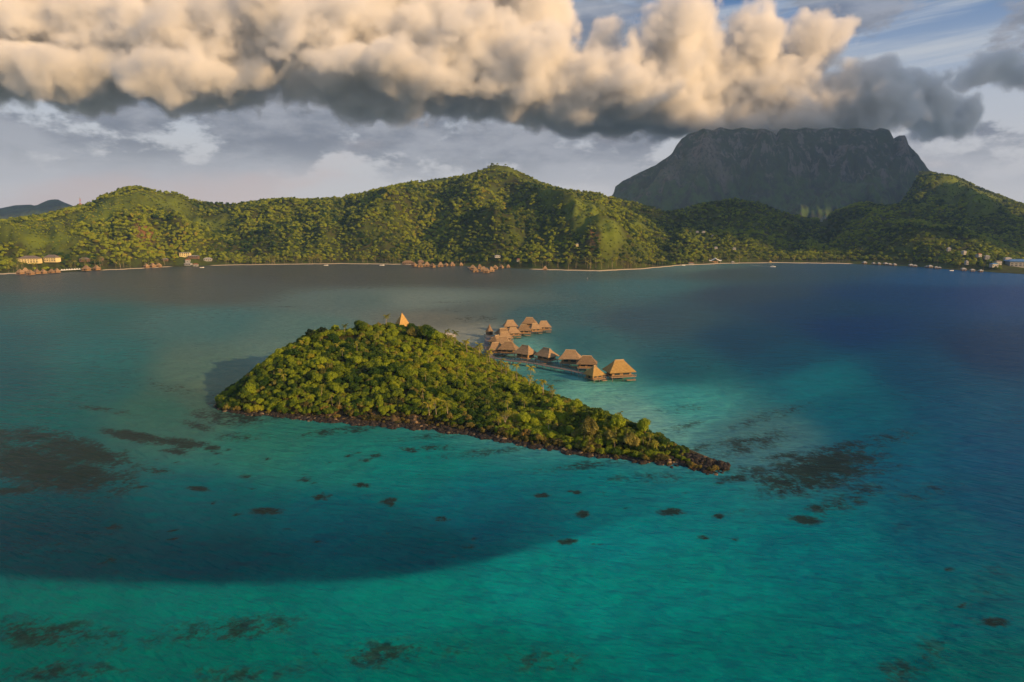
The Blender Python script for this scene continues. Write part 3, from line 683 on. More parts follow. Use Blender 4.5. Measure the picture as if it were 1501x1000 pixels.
palm(2, 684, 520, .7, 'dark palm on the ridge where the causeway reaches the islet', 2.2, v=1.2)
palm(0, 666, 510, .7, 'low palm beside the islet end of the causeway', 1.4, v=1.15)
palm(1, 566, 470, .85, 'lone palm rising on the islet top left of the thatched cone', 3.3, v=1.02)
palm(1, 505, 493, .75, 'dry yellow palm in the small clearing of the hilltop canopy', 3.3)
for i in range(64):
    o = copy_tree(palm_protos[i % 3]); px_ = random.uniform(400, 960); v_ = random.uniform(.1, .9); place(o, [float(q) for q in LI.pt(px_, v_)], None, random.uniform(.42, .62), .2)
    tag(o, 'short palm in the canopy ' + zone(px_, 0), 'palm tree', 'short palms in the canopy ' + zone(px_, 0))
for i, px_ in enumerate((785, 815, 838, 878, 905, 945)):
    o = copy_tree(protos[i % 5]); s_ = random.uniform(1.0, 1.45); place(o, [float(q) for q in LI.pt(px_, random.uniform(.6, 1.0))], None, (s_ * .85, s_ * .85, s_ * 1.15), .3)
    tag(o, 'taller tree standing above the canopy of the low right half of the islet', 'tree', 'taller trees on the right half of the islet')
for i in range(16):
    o = copy_tree(palm_protos[i % 3]); place(o, [float(q) for q in LI.pt(652 + 10 * i + random.uniform(-5, 5), random.uniform(1.0, 1.45))], None, random.uniform(.6, .95), .2)
    tag(o, 'coconut palm in the row along the sheltered back slope of the islet', 'palm tree', 'palms along the back slope of the islet')
for k, (px, py, s, lb) in enumerate([(625, 503, 2.0, 'big yellow-green round tree at the right end of the islet top'), (640, 505, 1.5, 'yellow-green tree above the causeway landing, right of the big round one'), (527, 483, 1.2, 'rounded dark green tree on the hilltop skyline left of the lone palm')]):
    o = copy_tree(protos[k]); place(o, LI.at(px, py), s=s, sink=.3); tag(o, lb, 'tree')
for k, (px, py, s, lb) in enumerate([(456, 497, 1.15, 'dark green ragged tree at the left corner of the hilltop'), (474, 492, 1.0, 'dark green ragged tree right of the one on the hilltop corner')]):
    o = dk_ if k == 0 else copy_tree(dk_); place(o, LI.at(px, py), s=s, sink=.2); tag(o, lb, 'tree')
for i, (px, py, s, lb) in enumerate([(862, 645, 1.05, 'tall feathery olive casuarina near the right end of the islet'), (925, 663, .85, 'wider feathery casuarina on the low right end of the islet'), (893, 652, .7, 'smaller feathery casuarina between the two larger ones'), (605, 500, .9, 'feathery casuarina in front of the thatched cone on the islet top'), (958, 662, .55, 'little feathery casuarina closest to the rocky tip')]):
    o = ne if i == 0 else copy_tree(ne); place(o, LI.at(px, py), s=s, sink=.3); tag(o, lb, 'tree')
# bare branching tree
bt = empty('bare_tree'); tb = MB(); lf = []
def branch(p, d, L, r, n):
    q = p + d * L; tb.bar(p, q, r, 5, r * .7)
    if n == 0: lf.append(q); return
    for k in range(3 if n > 1 else 2):
        e = (d + Vector((random.uniform(-.8, .8), random.uniform(-.8, .8), random.uniform(-.1, .5)))).normalized(); branch(q, e, L * .72, r * .62, n - 1)
branch(Vector((0, 0, -.3)), Vector((.05, 0, 1)).normalized(), 2.3, .2, 4)
tb.build('trunk', M['pale_bark'], bt); cb = MB()
for q in lf:
    for k in range(7):
        c = q + Vector([random.gauss(0, .35) for _ in range(3)]); a = Vector([random.gauss(0, 1) for _ in range(3)]).normalized() * .2; b2 = Vector([random.gauss(0, 1) for _ in range(3)]).normalized() * .14
        cb.poly([c - a, c - b2, c + a, c + b2], [(0, 1, 2, 3)])
cb.build('crown', M['palm'], bt); place(bt, LI.at(740, 629), 0, 1.05); tag(bt, 'pale bare-branched tree with sparse leaves on the front shore of the islet', 'tree')

# ------------------------------------------------------------------ hillside forest
ftree = [make_tree('tree', 11, 5.5, 'far_leaf', 420, .15, .8, 70 + i, 9) for i in range(4)]
fcase = make_tree('tree', 13, 4.0, 'far_leaf', 420, .13, 1.2, 77, 9, conic=.4)
srcs = [kids(p)[0] for p in ftree] + [kids(fcase)[0]]
def forest_pts(L, px0, px1, vmax, n, sc, grass, seed, vmin=.03, keep=None):
    g = np.random.default_rng(seed); px = g.uniform(px0, px1, n); v = g.uniform(vmin, vmax, n)
    X, Y, Z = L.pt(px, v); gr = px_blob(px, v, grass)
    out = []
    for i in range(n):
        if keep and not keep(px[i], v[i]): continue
        s = g.uniform(.6, 1.4) * sc * (.8 if v[i] < .3 else 1)
        if gr[i] > .25:
            if g.random() < .45: continue
            s *= .42
        if v[i] > .93 and v[i] < 1.05: s *= .8
        out.append((float(X[i]), float(Y[i]), float(Z[i]) + 3.6 * s * .9, 5.2 * s, g.uniform(0, 6.28), 4 if g.random() < .1 else int(g.integers(0, 4))))
    return out
CLEAR = [(45,381,24,7),(76,381,16,7),(273,373,14,6),(285,380,18,6),(278,387,14,5),(305,380,9,4),(600,384,22,4),(1048,382,14,7),(1490,386,22,7),(1207,318,7,8),(1040,342,24,4),(118,300,5,6),(125,380,10,5),(147,378,6,4),(242,379,10,4)]
def keepA(px, v):
    if v < .12 or (1150 < px < 1250 and v > .7) or v < .35:
        X, Y, Z = LA.pt(px, v); a, b_ = proj(float(X), float(Y), float(Z) + 4)
        for (x, y, rx, ry) in CLEAR:
            if abs(a - x) < rx and abs(b_ - y - ry * .6) < ry: return False
    return True
fp = forest_pts(LA, -380, 1880, 1.2, 44000, .78, GRASS_A, 1, .05, keepA)
o = scatter('hill_forest', fp, srcs); tag(o, 'dense green forest covering the long hill behind the lagoon', 'forest')
fp2 = forest_pts(LC_, 1250, 1880, 1.12, 19000, .88, GRASS_C, 2)
o = scatter('hill_forest', fp2, srcs); tag(o, 'forest covering the higher hill at the far right edge', 'forest')
# skyline trees on the central knoll and elsewhere
for i, (px, s, lb) in enumerate([(722, .8, 'wide dark tree on the very top of the central knoll'), (741, .55, 'small round tree just right of the knoll top against the sky'), (701, .62, 'lone rounded tree on the ridge left of the knoll top'), (692, .42, 'tiny tree on the ridge, left of the lone rounded one'), (716, .6, 'dark tree at the left of the knoll top group'), (729, .55, 'dark tree at the right of the knoll top group')]):
    o = ftree[i] if i < 4 else copy_tree(ftree[i % 4]); place(o, [float(q) for q in LA.pt(px, 1.0)], s=s, sink=.5); tag(o, lb, 'tree')
place(fcase, [float(q) for q in LA.pt(603, 1.0)], s=.7); tag(fcase, 'narrow upright tree standing proud of the ridge left of the knoll', 'tree')

# palm fringe of the far shore
pf = [make_palm('palm_tree', 15, (1.2, .5), 15, 5.6, 11, 'palm', 'pale_bark'), make_palm('palm_tree', 13, (-1, .3), 15, 5.4, 12, 'palm', 'pale_bark')]
spans = [(-80, 60, 26, 'left of the yellow houses', 1), (100, 245, 26, 'between the yellow houses and the village', 1), (330, 590, 70, 'behind the long white beach', 1), (640, 830, 20, 'around the water bungalow clusters', .9), (832, 960, 34, 'on the low sandy point', 1.1), (960, 1245, 52, 'along the beach by the white tent pavilion', .95), (1250, 1480, 12, 'on the dark shore at the far right', .8)]
npf = 0
for (a, b_, n, where, sc) in spans:
    for i in range(n):
        px = random.uniform(a, b_); v = random.uniform(.018, .05)
        if any(abs(px - x) < rx and y > 374 for (x, y, rx, ry) in CLEAR) and random.random() < .8: v = .06
        o = pf[npf] if npf < 2 else copy_tree(pf[npf % 2]); npf += 1
        place(o, [float(q) for q in LA.pt(px, v)], s=sc * random.uniform(.6, 1.1)); tag(o, 'tall coconut palm in the far shore fringe ' + where, 'palm tree', 'coconut palms ' + where)

# ------------------------------------------------------------------ buildings
def hip(mb, w_, d_, z0, z1, rl, kink=None, mi=0, th=.25):
    """hipped roof, eaves w_ x d_ at z0, ridge length rl at z1, optional kink (height fraction, inset fraction)"""
    rings = [(w_ / 2, d_ / 2, z0)]
    if kink: rings.append((w_ / 2 - (w_ / 2 - rl / 2) * kink[1], d_ / 2 * (1 - kink[1]), z0 + (z1 - z0) * kink[0]))
    pts = []; fs = []
    rings = [(w_ / 2 - .1, d_ / 2 - .1, z0 - th)] + rings
    for (a, b_, z) in rings: pts += [(-a, -b_, z), (a, -b_, z), (a, b_, z), (-a, b_, z)]
    n = len(rings)
    for k in range(n - 1):
        for i in range(4): fs.append((4 * k + i, 4 * k + (i + 1) % 4, 4 * k + 4 + (i + 1) % 4, 4 * k + 4 + i))
    t0 = 4 * (n - 1); pts += [(-rl / 2, 0, z1), (rl / 2, 0, z1)]; r0 = len(pts) - 2
    fs += [(t0, t0 + 1, r0 + 1, r0), (t0 + 1, t0 + 2, r0 + 1), (t0 + 2, t0 + 3, r0, r0 + 1), (t0 + 3, t0, r0), (3, 2, 1, 0)]
    mb.poly(pts, fs, mi)
def make_bungalow(w_=11, d_=8.5, fz=2.3, wh=2.3, rh=4.3, rl=5.2, thatch='thatch', kink=(.42, .47)):
    t = empty('overwater_bungalow')
    r = MB(); hip(r, w_ * 1.14, d_ * 1.16, fz + wh, fz + wh + rh, rl, kink); ro = r.build('roof', M[thatch], t)
    c = MB(); c.bar((-rl / 2 - .25, 0, fz + wh + rh - .05), (rl / 2 + .25, 0, fz + wh + rh - .05), .32, 6)
    for sx in (-1, 1):
        for sy in (-1, 1):
            c.bar((sx * rl / 2, 0, fz + wh + rh - .05), (sx * (w_ * .53 - (w_ * .53 - rl / 2) * kink[1]), sy * d_ * .54 * (1 - kink[1]), fz + wh + rh * kink[0]), .14, 4)
    c.build('ridge_cap', M['cap'], ro)
    wl = MB(); a, b_ = w_ * .41, d_ * .38; wl.box(-a, a, -b_, b_, fz + .1, fz + wh + .3); wo_ = wl.build('wall', M['wallw'], t)
    for (x0, x1, y) in ((-a * .75, -a * .2, -b_), (a * .15, a * .8, -b_)):
        q = MB(); q.box(x0, x1, y - .06, y + .02, fz + .7, fz + 2.0); q.build('window', M['glass'], wo_)
    q = MB(); q.box(-a - .06, -a + .02, -b_ * .3, b_ * .3, fz + .1, fz + 2.1); q.build('door', M['dark'], wo_)
    q = MB(); q.box(a - .02, a + .06, -b_ * .6, b_ * .6, fz + .3, fz + 2.1); q.build('window', M['glass'], wo_)
    dk = MB(); dk.box(-w_ * .5, w_ * .56, -d_ * .62, d_ * .5, fz - .15, fz + .1); dk.box(w_ * .1, w_ * .48, -d_ * .84, -d_ * .62 - .01, .9, 1.1)
    dk.build('deck', M['deck'], t)
    rl_ = MB()
    for x in np.linspace(-w_ * .49, w_ * .55, 8): rl_.box(x - .05, x + .05, -d_ * .62 + .04, -d_ * .62 + .14, fz + .1, fz + 1.0)
    rl_.box(-w_ * .5, w_ * .56, -d_ * .62 + .03, -d_ * .62 + .15, fz + 1.0, fz + 1.1); rl_.build('railing', M['deck'], t)
    for x in (-w_ * .45, 0, w_ * .5):
        for y in (-d_ * .57, d_ * .44):
            s_ = MB(); s_.bar((x, y, -1.5), (x, y, fz - .15), .16, 6); s_.build('stilt', M['grey_wood'], t)
    return t
B0 = make_bungalow(); BG = make_bungalow(13, 9.5, 2.4, 2.4, 5.6, 4.6, 'gold_thatch', (.40, .42)); BP = make_bungalow(7.6, 7.6, 1.6, 2.0, 4.4, .5, 'gold_thatch', (.3, .32))
ARC = [(748, 486, 1.0, 10, 'bungalow at the back left of the upper arc, above its neighbours'), (776, 482, 1.05, -8, 'tallest looking bungalow at the back of the upper arc'), (797, 487, 1.0, 5, 'bungalow at the far right end of the upper arc of overwater bungalows'),
 (784, 489, .85, 20, 'upper arc bungalow tucked between the end one and the tall back one'), (768, 492, .95, 0, 'upper arc bungalow third from its right end, deck over the water'), (752, 495, .95, 14, 'upper arc bungalow at the middle bend, in front of the back left one'),
 (737, 497, .95, 30, 'bungalow on the inside bend right of the small pointed tower'), (739, 503, 1.0, 18, 'bungalow with the little white gable below the inside bend'), (728, 508, .95, 60, 'orange walled bungalow nearest the jetty junction'), (737, 513, 1.0, -5, 'low bungalow between the bend and the two nearest the jetty corner'),
 (727, 521, 1.0, 12, 'shaded dark roofed bungalow at the jetty corner'), (745, 522, 1.05, -14, 'bungalow with a lit hip roof right of the shaded one at the jetty corner'),
 (770, 529, 1.05, -40, 'bungalow first along the lower line from the jetty corner'), (801, 532, 1.1, -48, 'steep roofed bungalow second along the lower line, jetty stairs beside it'), (836, 537, 1.15, -12, 'wide long ridged bungalow in the middle of the lower line'), (860, 543, 1.05, -8, 'bungalow behind the small golden pyramid hut')]
for i, (px, py, s, rz, lb) in enumerate(ARC):
    o = B0 if i == 0 else copy_tree(B0); p = G(px, py); place(o, (p.x, p.y, 0), RD(rz), (s * .88, s * .88, s * random.uniform(.86, 1.02))); tag(o, lb + ', thatched', 'bungalow', 'thatched overwater bungalows beside the islet')
p = G(907, 556); place(BG, (p.x, p.y, 0), RD(14), 1.0); tag(BG, 'largest golden thatched bungalow on stilts at the right end of the jetty', 'bungalow', 'thatched overwater bungalows beside the islet')
p = G(871, 558); place(BP, (p.x, p.y, 0), RD(30), 1.0); tag(BP, 'small golden pyramid roofed hut on stilts left of the largest bungalow', 'hut')
def make_tower(name, r_, h, mt='thatch'):
    t = empty(name); b_ = MB(); b_.box(-r_ * .62, r_ * .62, -r_ * .62, r_ * .62, 1.8, 4.2); wl = b_.build('wall', M['wood'], t)
    q = MB(); q.box(-r_ * .25, r_ * .25, -r_ * .66, -r_ * .6, 1.9, 3.8); q.build('door', M['dark'], wl)
    rf = MB(); rf.tube([(0, 0, 3.9), (0, 0, 4.0), (0, 0, 4 + h * .45), (0, 0, 4 + h)], [r_ * .9, r_ * 1.05, r_ * .5, .05], 8); rf.build('roof', M[mt], t)
    d_ = MB(); d_.box(-r_, r_, -r_, r_, 1.55, 1.79); d_.build('deck', M['deck'], t)
    for sx in (-1, 1):
        for sy in (-1, 1): s_ = MB(); s_.bar((sx * r_ * .85, sy * r_ * .85, -1.5), (sx * r_ * .85, sy * r_ * .85, 1.55), .14, 5); s_.build('stilt', M['grey_wood'], t)
    return t
tw = make_tower('pointed_hut', 3.0, 5.4); p = G(717.5, 494); place(tw, (p.x, p.y, 0), .5, 1); tag(tw, 'small pointed thatched tower hut at the head of the jetty', 'hut')
# thatched cone on the islet top
ct = empty('thatched_hall'); rf = MB(); hip(rf, 14, 14, 1.6, 14.5, .5, (.3, .36)); q = rf.build('roof', M['gold_thatch'], ct)
q2 = MB(); q2.bar((0, 0, 14.3), (0, 0, 15.6), .12, 5); q2.build('finial', M['wood'], q)
wl = MB(); wl.box(-5, 5, -5, 5, -1.5, 2.8); wl = wl.build('wall', M['wallw'], ct); q = MB(); q.box(-1, 1, -5.08, -5.0, 0, 2.1); q.build('door', M['dark'], wl)
pz = LI.pt(590, 1.12); place(ct, (float(pz[0]), float(pz[1]), zat(457, float(pz[1])) - 15.4), .6, 1.0); tag(ct, 'tall golden thatched cone roof rising out of the trees on the islet top', 'hall')

# boardwalks
def boardwalk(name, pts, wd, z, label, rails=True, mt='deck', step=5):
    t = empty(name, (pts[0][0], pts[0][1], 0)); o0 = Vector((pts[0][0], pts[0][1], 0))
    P_ = [Vector((p[0], p[1], 0)) - o0 for p in pts]; dk, rl_, pst = MB(), MB(), MB(); npost = 0
    zz = lambda i: z + i * .006
    for i in range(len(P_) - 1):
        a, b_ = P_[i], P_[i + 1]; d = (b_ - a).normalized(); s_ = Vector((-d.y, d.x, 0)) * wd / 2; e = d * wd * .45
        A_, B_ = a - e * (i > 0), b_
        c = [A_ - s_, B_ - s_, B_ + s_, A_ + s_]; h = zz(i)
        dk.poly([v + Vector((0, 0, h - .2)) for v in c] + [v + Vector((0, 0, h)) for v in c], [(3, 2, 1, 0), (4, 5, 6, 7), (0, 1, 5, 4), (1, 2, 6, 5), (2, 3, 7, 6), (3, 0, 4, 7)])
        L_ = (b_ - a).length; n = max(1, int(L_ / step))
        for k in range(n + 1):
            q = a + d * (L_ * k / n)
            for sg in (-1, 1):
                pst.bar(q + s_ * sg * .94 + Vector((0, 0, -1.5)), q + s_ * sg * .94 + Vector((0, 0, z - .2)), .13, 5)
                if rails: rl_.bar(q + s_ * sg * .9 + Vector((0, 0, z)), q + s_ * sg * .9 + Vector((0, 0, z + 1.05)), .06, 4)
        if rails:
            for sg in (-1, 1): rl_.bar(a + s_ * sg * .9 + Vector((0, 0, z + 1.05)), b_ + s_ * sg * .9 + Vector((0, 0, z + 1.05)), .06, 4)
    dk.build('deck', M[mt], t); q = pst.build('post_row', M['grey_wood'], t)
    if rails: rl_.build('railing', M[mt], t)
    tag(t, label, 'jetty'); return t
g2 = lambda L: [tuple(G(a, b_))[:2] for a, b_ in L]
boardwalk('causeway', g2([(648, 509), (672, 511), (700, 514), (716, 516)]), 2.2, 1.9, 'long narrow wooden causeway from the islet beach to the bungalows', True, 'grey_wood')
boardwalk('jetty', g2([(716, 497), (713, 508), (714, 520), (722, 529), (750, 534), (785, 538), (810, 543), (840, 549), (862, 555), (880, 557), (895, 556)]), 3.0, 2.0, 'curved wooden jetty linking the lower line of bungalows', True, 'grey_wood')
boardwalk('jetty', g2([(719, 499), (742, 494), (765, 490), (795, 488)]), 2.2, 2.0, 'wooden jetty running behind the upper arc of bungalows', False, 'deck')

# far shore buildings
def make_house(name, w_, d_, h, rh, wallm, roofm, nwin=4, base=1.5, rl=None, verandah=False):
    t = empty(name); b_ = MB(); b_.box(-w_ / 2, w_ / 2, -d_ / 2, d_ / 2, -base, h); wl = b_.build('wall', M[wallm], t)
    r = MB(); hip(r, w_ * 1.08, d_ * 1.12, h + .2, h + rh, rl if rl else w_ * .5); r.build('roof', M[roofm], t)
    rowsn = 2 if h > 5 else 1
    for j in range(rowsn):
        for i in range(nwin):
            x = -w_ / 2 + w_ * (i + .5) / nwin; z0 = .9 + j * 3.1; q = MB(); ww = w_ / nwin * .28
            if j == 0 and i == nwin // 2: q.box(x - .6, x + .6, -d_ / 2 - .08, -d_ / 2 + .03, 0, 2.2); q.build('door', M['dark'], wl)
            else: q.box(x - ww, x + ww, -d_ / 2 - .08, -d_ / 2 + .03, z0, z0 + 1.5); q.build('window', M['glass'], wl)
    return t
def put(o, px, py, rz, s, label, cat, group=None, L=LA, lift=0.0):
    p = L.at(px, py); place(o, (p.x, p.y, p.z + lift), rz, s); tag(o, label, cat, group); return o
put(make_house('yellow_house', 32, 13, 7, 5, 'cream', 'greyroof', 7), 45, 386, .12, 1.0, 'long yellow walled house with grey hipped roof above the left beach', 'house', lift=1)
put(make_house('yellow_house', 24, 13, 7, 5.5, 'cream', 'greyroof', 5), 77, 384, -.1, .95, 'shorter yellow walled house right of the long one, steeper roof', 'house', lift=1)
put(make_house('hillside_house', 20, 11, 6, .8, 'cream', 'white', 5, 3, 16), 272, 375, .1, 1, 'cream flat roofed house highest in the village on the left shore', 'house')
put(make_house('village_building', 20, 8, 3.2, 1.2, 'wood', 'white', 5, 3), 284, 378, .0, 1, 'long building with bright white roof below the cream village house', 'building')
put(make_house('village_house', 9, 7, 4, 2, 'white', 'redroof', 3), 275.5, 384, .2, 1, 'small white house with rust roof in the middle of the village', 'house')
put(make_house('village_house', 13, 8, 3.4, 1.6, 'white', 'white', 4), 276, 389, -.1, 1, 'white roofed shore house at the village waterline', 'house')
put(make_house('village_house', 9, 7, 3.2, 2, 'white', 'redroof', 3), 287, 390, .2, 1, 'reddish roofed house right of the white shore house', 'house')
put(make_house('village_house', 15, 8, 3.6, 2.4, 'white', 'white', 4), 305, 382, .15, 1, 'white house with pitched white roof right of the village centre', 'house')
put(make_house('village_house', 10, 6, 2.6, 1.5, 'wood', 'white', 3), 242, 382, 0, 1, 'low white roofed shed left of the village', 'shed')
put(make_house('grey_roofed_house', 14, 8, 3.5, 3, 'wood', 'greyroof', 3), 124, 383, 0, 1, 'grey roofed house half hidden in trees behind two beach huts', 'house')
put(make_house('grey_roofed_house', 9, 7, 3.5, 2.5, 'wood', 'greyroof', 3), 148, 381, 0, .8, 'small pale roofed house in trees left of the village', 'house')
put(make_house('restaurant', 26, 12, 3.5, 5, 'wood', 'thatch', 5), 598, 387, 0, .85, 'large thatched restaurant at the right end of the long white beach', 'restaurant')
put(make_house('restaurant', 15, 10, 3.5, 5, 'wood', 'thatch', 4), 617, 386, .2, .85, 'smaller thatched hall right of the large restaurant', 'restaurant')
put(make_house('white_roofed_shed', 12, 6, 3, 1.6, 'white', 'white', 3), 729, 381, .3, .9, 'white roofed shed among trees above the middle bungalow cluster', 'shed', lift=5)
put(make_house('small_house', 7, 6, 3, 2.2, 'white', 'redroof', 2), 760, 385, 0, .9, 'small red and white house among trees left of the point', 'house', lift=3)
put(make_house('small_house', 5, 4, 3, 1.5, 'cream', 'white', 2), 846, 364, 0, .9, 'tiny bright house in trees above the low point', 'house', lift=4)
for i, (px, py, lb) in enumerate([(1022, 344, 'left white hillside house high above the tent pavilion'), (1031, 344, 'right white hillside house high above the tent pavilion'), (1045, 350, 'white hillside house lower right of the pair above the pavilion'), (1049, 368, 'white roofed house in trees right above the pavilion'), (1076, 369, 'white hut in dark trees right of the pavilion')]):
    put(make_house('hillside_house', 9, 6, 3.4, 1.4, 'white', 'white', 3), px, py, 0, .75, lb, 'house', lift=5)
# tent pavilion
tp = empty('tent_pavilion'); c = MB(); n = 16; ptsr = []
for i in range(n + 1):
    u = i / n * 2 - 1; z = 4.5 + 6.5 * (1 - abs(u)) ** 1.3 + (1.8 * max(0, abs(u) - .7) / .3)
    ptsr += [(u * 13, -5 * (1 - .3 * abs(u)), z - 1.8), (u * 13, 0, z), (u * 13, 5 * (1 - .3 * abs(u)), z - 1.8)]
c.poly(ptsr, [(3 * i, 3 * i + 3, 3 * i + 4, 3 * i + 1) for i in range(n)] + [(3 * i + 1, 3 * i + 4, 3 * i + 5, 3 * i + 2) for i in range(n)]); c.build('canopy', M['canvas'], tp)
for x in (-11, -4, 4, 11):
    q = MB(); q.bar((x, -3, -1), (x, -3, 6), .25, 6); q.build('pole', M['white'], tp)
q = MB(); q.box(-9, 6, -2, 3, -.5, 3.4); q.build('wall', M['wallw'], tp)
put(tp, 1048, 385.5, 0, 1.0, 'white peaked tent pavilion on the beach right of centre', 'pavilion')
put(make_house('white_beach_hut', 6, 5, 2.6, 2, 'white', 'white', 2), 1074, 385.8, 0, .9, 'white beach hut right of the tent pavilion', 'hut')
put(make_house('beach_kiosk', 12, 6, 3, 1.2, 'white', 'redroof', 4), 1013, 387.5, 0, .9, 'small white kiosk on the beach left of the tent pavilion', 'kiosk')
put(make_house('beach_kiosk', 5, 5, 2.6, 2, 'cream', 'gold_thatch', 2), 1129, 385.3, 0, .9, 'small yellow kiosk on the beach near the speedboat', 'kiosk')
# blue roofed hall at right edge
put(make_house('warehouse', 60, 30, 9, 4, 'white', 'blueroof', 9, 3, 46), 1502, 392, -.25, 1, 'large blue roofed warehouse at the right edge of the shore', 'warehouse', lift=2)
for i, (px, py, w_, rm, lb) in enumerate([(1476, 386, 14, 'white', 'bright white building left of the blue roofed warehouse'), (1462, 391, 12, 'greyroof', 'grey roofed house left of the bright white building'), (1446, 383, 9, 'white', 'white roofed house above the right shore trees'), (1434, 380, 9, 'redroof', 'rust roofed house above the right shore trees'), (1412, 376, 8, 'white', 'white shed left of the houses above the right shore'), (1390, 371, 7, 'white', 'small isolated white house on the right slope'), (1498, 360, 9, 'white', 'white house on the slope at the right picture edge'), (1456, 395, 15, 'blueroof', 'pale blue roofed boathouse on the right shore'), (1416, 391, 5, 'white', 'small white boathouse in the dark shore trees')]):
    put(make_house('town_house', w_, 8, 5, 2.2, 'white', rm, 3, 2), px, py, random.uniform(-.3, .3), .85, lb, 'house', lift=5)
# far thatched huts and bungalows on stilts (copies)
def make_hut(thatch='thatch'):
    t = empty('thatched_hut'); r = MB(); hip(r, 9.5, 8.5, 3.6, 8.6, 2.2, (.4, .5)); r.build('roof', M[thatch], t)
    b_ = MB(); b_.box(-3.8, 3.8, -3.3, 3.3, 1.3, 3.8); wl = b_.build('wall', M['wallw'], t); q = MB(); q.box(-1, 1, -3.38, -3.29, 1.5, 3.3); q.build('door', M['dark'], wl)
    d_ = MB(); d_.box(-4.6, 4.6, -5, 4, 1.1, 1.29); d_.build('deck', M['deck'], t)
    for x in (-4, 4):
        for y in (-4.5, 3.5): s_ = MB(); s_.bar((x, y, -1.2), (x, y, 1.1), .18, 5); s_.build('stilt', M['grey_wood'], t)
    return t
H0 = make_hut(); hid = 0
def huts(L_, where, group, sc=1.0):
    global hid
    for i, (px, py, s) in enumerate(L_):
        o = H0 if hid == 0 else copy_tree(H0); hid += 1; p = G(px, py); place(o, (p.x, p.y, 0), random.uniform(-.6, .6), s * sc)
        tag(o, 'thatched hut, %s from left in the %s' % (ORD[i], where), 'hut', group)
ORD = ['first', 'second', 'third', 'fourth', 'fifth', 'sixth', 'seventh', 'eighth', 'ninth', 'tenth', 'eleventh', 'twelfth', 'thirteenth', 'fourteenth']
huts([(30, 403, 1.1), (38, 401.5, 1.2), (45, 404, 1.1), (54, 402.5, 1.1), (64, 402, 1.0), (76, 401, .9), (84, 400.5, 1.0)], 'hut cluster below the long yellow house', 'thatched huts below the yellow houses')
huts([(127, 398, 1.3), (142, 397, 1.2)], 'pair right of the white parasols', 'thatched huts right of the parasols')
huts([(215, 393, 1.0), (224, 392.5, 1.1), (233, 392, 1.0)], 'row of huts left of the village', 'thatched huts left of the village')
huts([(607, 391.5, 1.1), (616, 392.5, 1.2), (626, 391.5, 1.2), (634, 393, 1.1), (646, 392, 1.2), (654, 391, .9), (663, 391, 1.1), (676, 390, .8)], 'water huts beside the restaurant', 'water huts beside the restaurant')
huts([(693, 396, 1.1), (697, 400, 1.1), (703, 395, 1.1), (709, 398.5, 1.1), (713, 401, 1.1), (720, 399, 1.1), (726, 395.5, 1.0), (735, 394, .9), (745, 393, .8)], 'dense water hut cluster, picture middle', 'water huts of the middle cluster')
huts([(799, 396.5, .9)], 'hut alone at the end of the short pier', 'thatched hut alone at the short pier')
boardwalk('pier', g2([(776, 396.2), (798, 396.8)]), 2.4, 1.2, 'short pale pier with one thatched hut at its end', False)
boardwalk('pier', g2([(686, 392.5), (693, 397.5), (714, 400)]), 2.4, 1.2, 'walkway serving the dense water hut cluster, picture middle', False)
boardwalk('pier', g2([(600, 389.5), (625, 391), (664, 390.2)]), 2.2, 1.2, 'walkway in front of the water huts beside the restaurant', False)
# white roofed water bungalows along the right shore
wb = empty('white_roofed_bungalow'); r = MB(); hip(r, 8, 7, 3.6, 5.8, 3); r.build('roof', M['white'], wb); b_ = MB(); b_.box(-3.2, 3.2, -2.6, 2.6, 1.2, 3.7); q = b_.build('wall', M['wood'], wb)
q2 = MB(); q2.box(-1, 1, -2.68, -2.59, 1.4, 3.2); q2.build('door', M['dark'], q)
for x in (-2.8, 2.8):
    for y in (-2.2, 2.2): s_ = MB(); s_.bar((x, y, -1.2), (x, y, 1.2), .16, 5); s_.build('stilt', M['grey_wood'], wb)
WBP = [(1267, 387.8), (1280, 388.3), (1288, 388.6), (1298, 389.5), (1304, 389.8), (1311, 390.2), (1335, 391.8), (1341, 392.2), (1358, 393.2), (1363, 393.6), (1372, 394.4), (1377, 394.9), (1412, 398), (1425, 399), (1437, 399.8)]
for i, (px, py) in enumerate(WBP):
    o = wb if i == 0 else copy_tree(wb); p = G(px, py); place(o, (p.x, p.y, 0), random.uniform(-.4, .4), random.uniform(.7, 1.0) if i % 3 else 1.1)
    tag(o, 'white roofed bungalow on stilts, %s from the left along the dark right shore' % ((ORD + ['last'])[i]), 'bungalow', 'white roofed bungalows along the right shore')
# beach parasols
bp = empty('beach_parasol'); q = MB(); q.bar((0, 0, -.3), (0, 0, 3.2), .07, 5); q.build('pole', M['wood'], bp); q = MB(); q.tube([(0, 0, 2.5), (0, 0, 2.6), (0, 0, 4.4)], [2.3, 2.4, .05], 8); q.build('canopy', M['canvas'], bp)
for i in range(8):
    o = bp if i == 0 else copy_tree(bp); p = LA.at(91 + i * 3.7, 400.2 - i * .27); place(o, p, 0, 1.15); tag(o, 'white beach parasol, %s from the left in the row on the sand' % ORD[i], 'parasol', 'white parasols in a row on the left beach')
